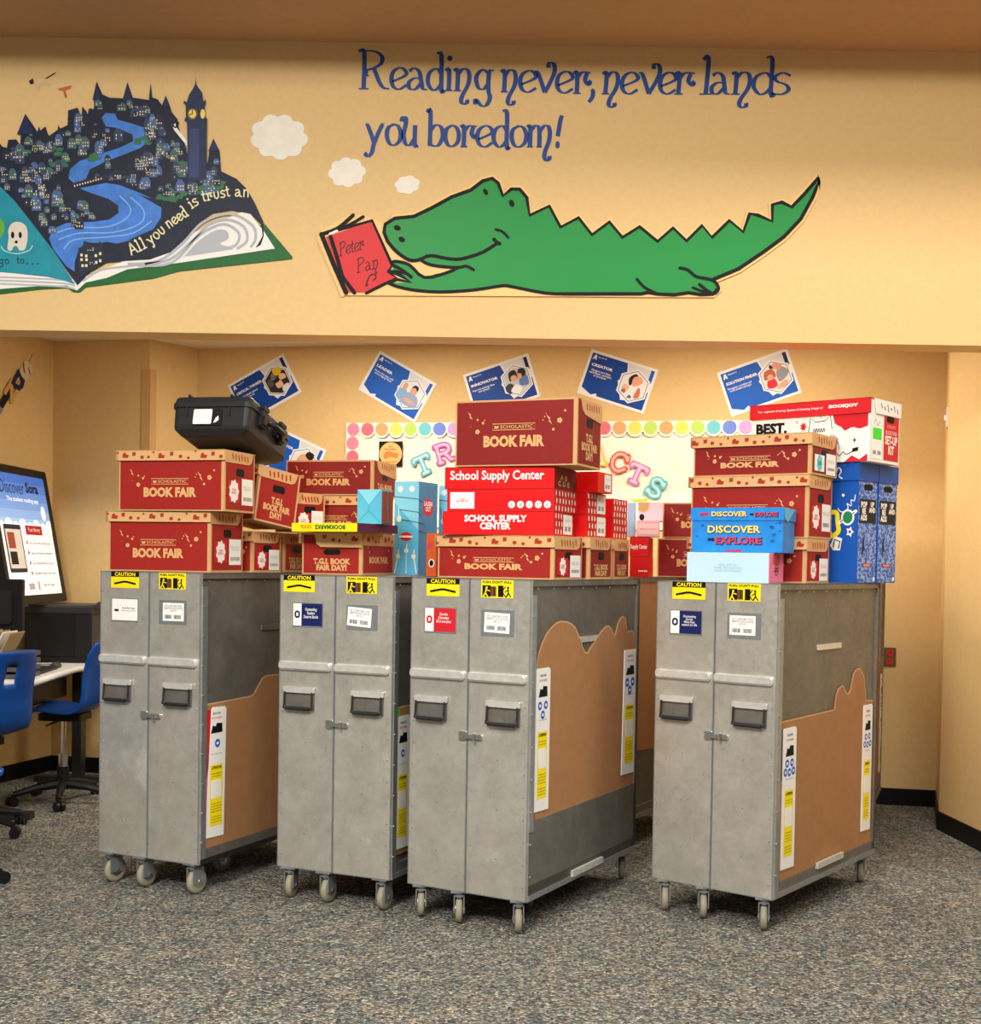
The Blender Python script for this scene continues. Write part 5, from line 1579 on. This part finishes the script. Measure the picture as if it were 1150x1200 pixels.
def tall_royal(label, near, w, d, h, yaw, front):
    t = root_at('tall_blue_box', label, 'box', near, w, yaw, 'tall royal blue doodle boxes')
    F, S = FR(), SD(w)
    part('carton', MB().box(0, w, 0, d, 0, h - .08), ROYAL, t)
    part('lid', MB().box(-.006, w + .005, -.006, d if front else d + .004, h - .082, h), ROYAL, t)
    part('lid_crease', MB(F).ribbon([(w * .66, h - .08), (w * .86, h)], .002, .0066), NAVY, t)
    part('doodle_end', MB(S).box(.004, d - .004, .003, h - .083, 0, .001), DOODLE, t)
    part('black_card', MB(S).rect(d * .06, d * .94, h * .50, h * .70, .0016), mat('charcoal_print', (30, 32, 40), 0.5), t)
    txt(t, 'POP\nRE\nADS', S, d * .28, h * .60, d * .34, h * .16, WHITE, .0022, bold=.05)
    txt(t, 'UP\nAND', S, d * .72, h * .635, d * .34, h * .09, WHITE, .0022, bold=.05)
    part('handle_hole', MB(S).prism(rr(d * .28, d * .72, h * .775, h * .825, .012), .001, .002), BLACKP, t)
    part('slit', MB(S).flat([(d * .24, h * .2), (d * .33, h * .28), (d * .33, h * .4), (d * .24, h * .34)], .0018), BLACKP, t)
    part('red_tag', MB(S).rect(d * .3, d * .68, h * .135, h * .165, .0018), REDP, t)
    txt(t, 'SCHOLASTIC', S, d * .49, h * .15, d * .32, .008, WHITE, .0024)
    part('white_corner_mark', MB(S).rect(d * .84, d * .94, h * .02, h * .05, .0018), WHITE, t)
    if front:
        fx = lambda k: w - k      # distance from the near edge
        mb = MB(F).ribbon(smooth([(fx(.10), h * .62), (fx(.08), h * .59), (fx(.05), h * .62), (fx(.055), h * .66), (fx(.035), h * .64), (fx(.035), h * .69), (fx(.02), h * .68), (fx(.015), h * .73)], 4), .004, .001)
        mb.flat(ngon(fx(.075), h * .73, .007, 10), .001)
        part('white_squiggle', mb, WHITE, t)
        part('planet_edge', MB(F).flat(ngon(fx(.05), h * .545, .033, 20, .037), .0012).ribbon([(fx(.092), h * .50), (fx(.011), h * .595)], .016, .0013), WHITE, t)
        part('planet', MB(F).flat(ngon(fx(.05), h * .545, .024, 20, .028), .0016).ribbon([(fx(.085), h * .51), (fx(.018), h * .585)], .005, .002), mat('planet_green_print', (40, 130, 84), 0.5), t)
        part('yellow_curl', MB(F).ribbon(smooth([(fx(.13), h * .59), (fx(.105), h * .58), (fx(.10), h * .5), (fx(.095), h * .43), (fx(.125), h * .39), (fx(.14), h * .42)], 4), .022, .001), YELLOW, t)
        part('white_star', MB(F).flat(burst(fx(.038), h * .425, .02, .026, 5, .45), .0012), WHITE, t)
        part('star_core', MB(F).flat(ngon(fx(.038), h * .425, .007, 10), .0018), ROYAL, t)
        part('note_edge', MB(F).flat([(fx(.135), h * .31), (fx(.115), h * .39), (fx(.075), h * .37), (fx(.085), h * .27), (fx(.12), h * .27)], .0012), WHITE, t)
        part('music_note', MB(F).ribbon([(fx(.118), h * .30), (fx(.113), h * .36), (fx(.085), h * .345), (fx(.092), h * .29)], .006, .0018), BLACKP, t)
        part('lid_doodle', MB(F).ribbon(smooth([(fx(.115), h * .9), (fx(.1), h * .96), (fx(.085), h * .93), (fx(.095), h * .89), (fx(.08), h * .87)], 4), .006, .0066), WHITE, t)
    return t


tall_royal('tall royal blue box with a planet doodle at the rear of the right cart', (1.665, 5.75, 1.426), .33, .186, .55, -43, True)
tall_royal('tall royal blue box nearest the right wall, second of the upright pair', (1.800, 5.894, 1.426), .33, .19, .55, -43, False)
# white and red kit box on top
w, d, h = .60, .32, .285
t = root_at('kit_box', 'white and red box lettered BEST. with a cat sketch, on the tall blue boxes', 'box', (1.695, 5.70, 1.978), w, -41)
F, S = FR(), SD(w)
part('carton', MB().box(0, w, 0, d, 0, h), WHITE, t)
part('red_lid', MB(F).box(-.006, w + .003, h - .068, h, -.003, .008).box(-.006, w + .003, h - .003, h + .001, -d, .008), REDP, t)
part('lid_flap', MB(SD(w)).prism([(.03, h), (.055, h - .066), (d, h - .066), (d + .004, h)], .003, .006), WHITE, t)
mb = MB(S)
for i in range(6):
    v = .10 + i * .035
    mb.ribbon([(v, h - .018 - (i % 2) * .012), (v + .012, h - .036 - (i % 3) * .006)], .006, .0066)
part('flap_marks', mb, BLACKP, t)
txt(t, 'You - explorers of art-up, dynamo of dreaming, bringer of', F, w * .34, h - .034, w * .56, .014, WHITE, .009)
txt(t, 'BOOKJOY', F, w * .79, h - .032, w * .24, .019, WHITE, .009, bold=.06)
txt(t, 'BEST.', F, w * .18, h * .60, w * .27, .052, BLACKP, .002, bold=.05)
part('red_field', MB(F).flat(smooth([(w * .70, h - .068), (w * .72, h * .62), (w * .77, h * .56), (w * .80, h * .50), (w * .86, h * .55), (w * .92, h * .52), (w * .985, h * .56)], 3) + [(w * .985, h - .068)], .001), REDP, t)
part('red_field', MB(F).flat([(w * .80, .0), (w * .86, h * .1), (w * .92, h * .03), (w * .985, h * .12), (w * .985, 0)], .001), REDP, t)
mb = MB(F).ribbon([(w * .50, h * .50), (w * .515, h * .735), (w * .56, h * .66), (w * .64, h * .68), (w * .68, h * .755), (w * .695, h * .54)], .0032, .0016)
for i in range(5):
    mb.ribbon(smooth([(w * (.68 + .006 * i), h * (.44 - .02 * i)), (w * (.72 + .006 * i), h * (.42 - .03 * i)), (w * (.75 + .002 * i), h * (.36 - .04 * i))], 4), .002, .0016)
for i in range(5):
    mb.ribbon(smooth([(w * (.54 + .02 * i), h * .50), (w * (.548 + .02 * i), h * .56), (w * (.556 + .02 * i), h * .5)], 4), .003, .0016)
mb.flat(burst(w * .88, h * .34, .010, .016, 4, .7), .0016).flat(burst(w * .40, h * .68, .005, .01, 4, .7), .0016).flat(burst(w * .60, h * .74, .004, .007, 4, .7), .0016)
mb.ribbon(smooth([(w * .70, h * .1), (w * .73, h * .16), (w * .76, h * .10), (w * .79, h * .16), (w * .82, h * .12), (w * .90, h * .2)], 4), .003, .0016)
mb.flat([(w * .86, h * .15), (w * .91, h * .17), (w * .912, h * .23), (w * .865, h * .21)], .0016)
part('cat_sketch', mb, BLACKP, t)
part('red_splat', MB(F).flat(burst(w * .455, h * .60, .018, .024, 7, .45), .0016), REDP, t)
part('red_end_panel', MB(S).rect(d * .46, d * .97, h * .05, h - .07, .0012), REDP, t)
txt(t, 'SET-UP\nKIT', S, d * .71, h * .30, d * .42, h * .30, WHITE, .002, bold=.04)
txt(t, 'BOOK FAIR', S, d * .71, h * .50, d * .40, h * .07, mat('pale_rose_print', (244, 170, 176), 0.5), .002, bold=.04)
txt(t, 'SCHOLASTIC', S, d * .71, h * .60, d * .30, h * .05, mat('pale_rose_print', (244, 170, 176)), .002)
part('handle_hole', MB(S).prism(rr(d * .55, d * .80, h * .66, h * .76, .012), .0012, .0022), BLACKP, t)
lb = part('shipping_label', MB(S).rect(d * .05, d * .40, h * .05, h * .70, .0012), PAPER, t)
part('green_sticker', MB(S).prism(rr(d * .09, d * .38, h * .36, h * .54, .004), .0016, .002), GREENL, lb)
part('label_sketch', MB(S).ribbon(smooth([(d * .12, h * .6), (d * .18, h * .68), (d * .24, h * .58), (d * .32, h * .66)], 4), .004, .0018), GREYP, lb)
part('barcode', MB(S).rect(d * .10, d * .2, h * .12, h * .18, .0018).rect(d * .25, d * .36, h * .12, h * .18, .0018), GREYP, lb)

# boxes on the cart behind, seen through the gap
redbox('lower scarlet supply box on the cart behind the gap', (.848, 6.80, 1.426), .101, .30, .11, -12, 'dots', 'none')
b = redbox('scarlet supply box lettered in white on the cart behind the gap', (.846, 6.80, 1.537), .101, .30, .105, -12, 'none', 'none')
txt(b, 'Supply Center', FR(), .05, .05, .09, .03, PAPER, .0016, bold=.03)
t = root_at('pink_box', 'small pale pink box with a white label, behind the gap', 'box', (.903, 6.80, 1.645), .123, -8)
part('carton', MB().box(0, .123, 0, .2, 0, .085), PALEPINK, t)
part('paper_label', MB(FR()).prism(rr(.006, .118, .012, .07, .006), 0, .0015), mat('pale_rose_card', (250, 206, 208), 0.5), t)
txt(t, 'Sharpeners  Erasers', FR(), .062, .04, .09, .008, REDP, .002)
t = root_at('lilac_box', 'upper pale lilac box with a kraft corner, behind the gap', 'box', (.927, 6.85, 1.731), .133, -8)
part('carton', MB().box(0, .133, 0, .2, 0, .1), mat('pale_lilac_print', (228, 200, 210), 0.5), t)
part('kraft_corner', MB(FR()).flat([(0, .1), (.0, .055), (.03, .045), (.055, .06), (.06, .1)], .001), KRAFT, t)
part('black_mark', MB(FR()).flat(ngon(.02, .02, .014, 10, .018), .001), BLACKP, t)
part('lime_strip', MB().box(-.04, .05, .01, .06, .106, .12), mat('lime_card', (196, 226, 70), 0.5), t)
t = root_at('grey_blue_box', 'narrow grey blue box standing beside the pale pink box', 'box', (.776, 6.85, 1.645), .041, -8)
part('carton', MB().box(0, .041, 0, .12, 0, .19), mat('grey_blue_print', (166, 190, 220), 0.5), t)
part('top_edge', MB(FR()).rect(0, .041, .18, .19, .001), WHITE, t)
bookbox('lower red box on the cart behind, partly hidden by the right cart\'s pile', (1.39, 7.06, 1.426), .46, .3, .22, -14, lid=False, red=REDD)
bookbox('upper red box on the cart behind, partly hidden by the right cart\'s pile', (1.395, 7.06, 1.648), .44, .3, .2, -14, lid=False, red=REDD)


# ------------------------------------------------------------------ computer desk corner at the left
t = thing('computer_desk', 'white topped computer desk with rounded edge along the left wall', 'desk')
DZ = .80
top = [(-3.40, 6.92), (-2.56, 6.92), (-2.52, 6.96), (-2.58, 7.87), (-2.5, 8.2), (-2.45, 8.55), (-3.03, 8.66), (-3.25, 7.9)]
part('desk_top', MB().prism(top, DZ - .035, DZ), mat('white_laminate', (232, 232, 228), 0.35), t)
mb = MB()
mb.tube([(-3.3, 6.92, DZ - .018), (-2.60, 6.92, DZ - .018), (-2.53, 6.96, DZ - .018), (-2.58, 7.87, DZ - .018), (-2.5, 8.2, DZ - .018)], .02, 10)
part('rounded_edge', mb, mat('white_edge_band', (224, 224, 222), 0.3), t, sm=True)
for x, y in ((-2.85, 7.1), (-2.7, 8.3)):
    lg = part('leg', MB().box(x - .03, x + .03, y - .05, y + .05, .03, DZ - .035), DARKM, t)
    part('foot', MB().box(x - .28, x + .28, y - .04, y + .04, 0, .04), DARKM, lg)
part('cable_tray', MB().box(-2.98, -2.75, 7.0, 8.2, .58, .70), BLACK, t)

t = thing('keyboard', 'black computer keyboard lying on the white desk', 'keyboard', (-2.685, 7.45, DZ + .001), math.radians(94))
part('tray', MB().prism(rr(-.22, .22, -.075, .075, .01), 0, .016), BLACK, t)
mb = MB()
for i in range(14):
    for j in range(5):
        mb.box(-.208 + i * .03, -.183 + i * .03, -.064 + j * .026, -.042 + j * .026, .016, .021)
part('keys', mb, mat('dark_keys', (48, 48, 52), 0.5), t, kind='stuff')
t = thing('computer_mouse', 'black mouse beside the keyboard on the white desk', 'mouse', (-2.67, 7.76, DZ + .001), math.radians(100))
mb = MB()
mb._add(*rbox(-.06, .06, -.032, .032, [(0, .004), (.012, 0), (.026, .010), (.034, .022)], .03))
part('shell', mb, mat('mouse_grey', (66, 66, 68), 0.4), t, sm=True)
part('cable', MB().tube(smooth([(.06, 0, .01), (.12, .03, .006), (.16, .08, .006), (.12, .16, .006)], 4), .0025, 6), BLACK, t)

# printer
t = thing('laser_printer', 'big black printer on the desk below the leaning display', 'printer', (-3.0, 8.12, DZ + .001))
pw, pd, ph = .43, .44, .37
part('cabinet', MB().prism(rr(0, pw, 0, pd, .012), .0, ph - .05), mat('printer_black', (30, 29, 31), 0.45), t)
part('top_rim', MB().prism(rr(-.006, pw + .006, -.008, pd + .006, .014), ph - .05, ph - .012), mat('printer_dark_grey', (46, 45, 48), 0.5), t)
part('scanner_lid', MB().prism([(.02, .02), (.40, .02), (.42, .16), (.36, .42), (.02, .42)], ph - .012, ph), mat('printer_mid_grey', (74, 74, 78), 0.45), t)
part('output_tray', MB(SD(pw)).prism([(.06, ph - .02), (.15, ph + .02), (.38, ph + .012), (.42, ph - .02)], .0, .03), mat('printer_dark_grey', (46, 45, 48)), t)
part('front_door', MB(FR()).prism(rr(.10, .33, .04, ph - .07, .008), 0, .006), BLACK, t)
part('side_panel', MB(SD(pw)).prism(rr(.02, pd - .02, .02, ph - .07, .01), 0, .004), mat('printer_side_grey', (62, 58, 66), 0.5), t)
part('paper_tray', MB(FR()).box(.03, .40, .004, .036, 0, .012), BLACK, t)

# leaning display poster
t = thing('display_screen', 'tilted black framed display headed Discover Sora, leaning on the left wall', 'screen')
o_ = Vector((-2.862, 7.52, 1.185))
e1 = Vector((0.0, 1.0, 0.0))
e2 = Vector((-.155, 0, .87)).normalized()
nn = e1.cross(e2)
D = Matrix(((e1.x, e2.x, nn.x, o_.x), (e1.y, e2.y, nn.y, o_.y), (e1.z, e2.z, nn.z, o_.z), (0, 0, 0, 1)))
t.matrix_world = D
dw, dh = 1.0, .875
part('frame', MB().prism(rr(0, dw, 0, dh, .03), -.035, 0).prism(rr(0, .05, 0, dh, .02), 0, .006).prism(rr(dw - .06, dw, 0, dh, .02), 0, .006).box(.03, dw - .03, 0, .055, 0, .006).box(.03, dw - .03, dh - .05, dh, 0, .006), BLACK, t)
sx0, sx1, sz0, sz1 = .05, dw - .06, .055, dh - .05
EM = 0.55
part('screen', MB().rect(sx0, sx1, sz0, sz1, .001), mat('screen_white', (240, 234, 232), 0.3, emit=EM), t)
zs = sz0 + (sz1 - sz0) * .56
nb = 6
for i in range(nb):
    f = i / (nb - 1)
    z0, z1 = zs + (sz1 - zs) * i / nb, zs + (sz1 - zs) * (i + 1) / nb
    part('screen_sky_band', MB().rect(sx0, sx1, z0, z1, .0016), mat('screen_sky_%d' % i, tuple(int(a_ + (b_ - a_) * f) for a_, b_ in zip((150, 182, 226), (58, 104, 188))), 0.3, emit=EM), t)
mb = MB()
for i in range(8):
    mb.flat(ngon(sx0 + .03 + i * .118, zs - .01 + (.02 if i % 2 else 0), .062, 18, .045), .002 + i * 5e-5)
part('screen_clouds', mb, mat('screen_cloud', (240, 234, 232), 0.3, emit=EM), t)
INK = mat('screen_ink', (30, 38, 70), 0.4)
txt(t, 'Discover', ID, .35, sz1 - .085, .40, .085, INK, .003, bold=-.005)
txt(t, 'Sora', ID, .69, sz1 - .078, .22, .07, INK, .003, bold=.04)
txt(t, 'The student reading app', ID, .50, sz1 - .165, .54, .036, mat('screen_white_ink', (246, 246, 250), 0.4, emit=.4), .003, bold=.02)
part('little_balloon', MB().flat(ngon(.83, zs + .10, .04, 14, .05), .003), mat('screen_white_ink', (246, 246, 250)), t)
part('tablet_frame', MB().prism(rr(.10, .38, .20, .50, .015), .002, .003), INK, t)
part('tablet_page', MB().rect(.115, .365, .225, .47, .0034), WHITE, t)
part('tablet_picture', MB().rect(.14, .25, .35, .45, .0038), mat('brick_print', (176, 82, 60), 0.5), t)
part('tablet_picture', MB().rect(.14, .25, .25, .33, .0038), mat('charcoal_print', (30, 32, 40)), t)
part('red_banner', MB().rect(.46, .75, .44, .50, .003), REDP, t)
txt(t, 'Your library', ID, .605, .47, .22, .034, WHITE, .0036, bold=.02)
for i, s in enumerate(('Find your next favorite book', 'Read and listen anywhere', 'Earn achievements as you read', 'Available all day, every day')):
    txt(t, s, ID, .68, .385 - i * .065, .38, .024, GREYP, .003)
    part('bullet', MB().flat(ngon(.45, .39 - i * .065, .014, 10), .003), GREYP, t)
txt(t, 'get the app', ID, .72, .115, .2, .022, GREYP, .003)
part('app_badge', MB().rect(.52, .55, .085, .14, .003), PALEPINK, t)
part('app_badge', MB().prism(rr(.36, .46, .09, .13, .008), .002, .003), LGREY, t)

# black monitor back, shelf of papers
t = thing('computer_monitor', 'black computer monitor seen from behind at the left edge of the photo', 'monitor', (-2.825, 7.47, DZ + .001), 0)
part('panel', MB(FR()).prism(rr(-.34, .055, .225, .545, .012), -.04, 0), BLACK, t)
part('back_bulge', MB(FR()).prism(rr(-.26, .0, .28, .48, .02), 0, .03), mat('printer_black', (30, 29, 31)), t)
part('stand', MB().box(-.17, -.10, -.03, .05, .012, .3), BLACK, t)
part('foot', MB().prism(rr(-.2, .02, -.08, .12, .02), 0, .012), BLACK, t)
t = thing('letter_tray', 'grey letter tray holding folders beside the black monitor', 'tray', (-2.895, 7.10, DZ + .001))
mb = MB()
for i in range(4):
    mb.box(-.06, .31, -.1, .16, .0 + i * .040, .024 + i * .040)
part('tray_layers', mb, mat('tray_grey', (84, 86, 90), 0.5), t)
for i in range(5):
    part('folder', MB(Matrix.Translation((.03 + i * .035, 0, .146)) @ Matrix.Rotation(math.radians(12 + 4 * i), 4, 'Y')).box(-.003, .003, -.08, .14, 0, .12), mat('manila', (176, 152, 112), 0.7) if i % 3 else PAPER, t)


# ------------------------------------------------------------------ blue swivel chairs
CHB = mat('blue_chair_shell', (16, 72, 152), 0.35, noise=0.05, nscale=6)
CHBL = BLACK


def blue_chair(label, loc, yaw, seat_z=.56, back=.44):
    t = thing('swivel_chair', label, 'chair', loc, yaw, 'blue shell swivel chairs')
    # profile of the shell from the front lip over the seat to the top of the back (y forward is -), z relative to the seat
    prof = smooth([(-.22, -.035), (-.20, -.005), (-.1, .0), (.05, -.012), (.15, -.005), (.205, .04), (.225, .11), (.235, .2), (.26, .32), (.30, back)], 5)
    nxx = 20
    vs, fs = [], []
    m = len(prof)
    for k, (y, z) in enumerate(prof):
        f = k / (m - 1)
        hw = .215 + .012 * math.sin(f * math.pi) - (.05 * max(0, (f - .88) / .12) ** 2) - .03 * max(0, (.1 - f) / .1)
        for i in range(nxx + 1):
            u = -1 + 2 * i / nxx
            x = u * hw
            dz = .022 * u * u * (1 - f) if f < .5 else 0
            dy = -.035 * u * u * (f if f > .4 else 0)
            rib = .0055 * (1 if (i % 2) else -1) if (.56 < f < .86 and 2 < i < nxx - 2) else 0
            vs.append((x, y + dy - rib, seat_z + z + dz))
    for k in range(m - 1):
        f = (k + .5) / (m - 1)
        for i in range(nxx):
            u = -1 + 2 * (i + .5) / nxx
            if .85 < f < .935 and abs(u) < .24:      # hand hole in the back
                continue
            fs.append((k * (nxx + 1) + i, k * (nxx + 1) + i + 1, (k + 1) * (nxx + 1) + i + 1, (k + 1) * (nxx + 1) + i))
    mb = MB()
    mb._add(vs, fs)
    sh = part('seat_shell', mb, CHB, t, sm=True)
    so = sh.modifiers.new('thickness', 'SOLIDIFY')
    so.thickness = .012
    so.offset = 0
    part('seat_plate', MB().prism(rr(-.11, .11, -.12, .14, .03), seat_z - .06, seat_z - .02), BLACK, t)
    part('gas_column', MB().tube([(0, 0, .10), (0, 0, .30)], .028, 14).tube([(0, 0, .30), (0, 0, seat_z - .05)], .016, 12), CHROME, t)
    part('lever', MB().tube([(.02, 0, seat_z - .06), (.2, -.02, seat_z - .075)], .006, 6), BLACK, t)
    part('column_shroud', MB().tube([(0, 0, .085), (0, 0, .22)], [.04, .034], 14), BLACK, t)
    for i in range(5):
        q = 2 * math.pi * i / 5 + .3
        c, s = math.cos(q), math.sin(q)
        arm = part('base_arm', MB().tube([(.02 * c, .02 * s, .115), (.15 * c, .15 * s, .10), (.285 * c, .285 * s, .07)], [.03, .024, .017], 8), BLACK, t)
        mb = MB(Matrix.Translation((.285 * c, .285 * s, 0)) @ Matrix.Rotation(q + .6, 4, 'Z'))
        mb.tube([(0, 0, .07), (0, 0, .045)], .012, 8).tube([(.012, -.026, .03), (.012, -.006, .03)], .0285, 14).tube([(.012, .006, .03), (.012, .026, .03)], .0285, 14)
        part('caster', mb, BLACK, arm)
    return t


blue_chair('blue shell swivel chair beside the farthest left cart, facing the desk', (-2.565, 7.60, 0), math.radians(-94), .565, .42)
blue_chair('blue swivel chair with a hand hole in its back, cut by the left edge', (-2.76, 6.72, 0), math.radians(-111), .535, .45)
blue_chair('nearest swivel chair, only its black base and caster in view at the left edge', (-2.475, 5.60, 0), math.radians(73.4), .5, .40)
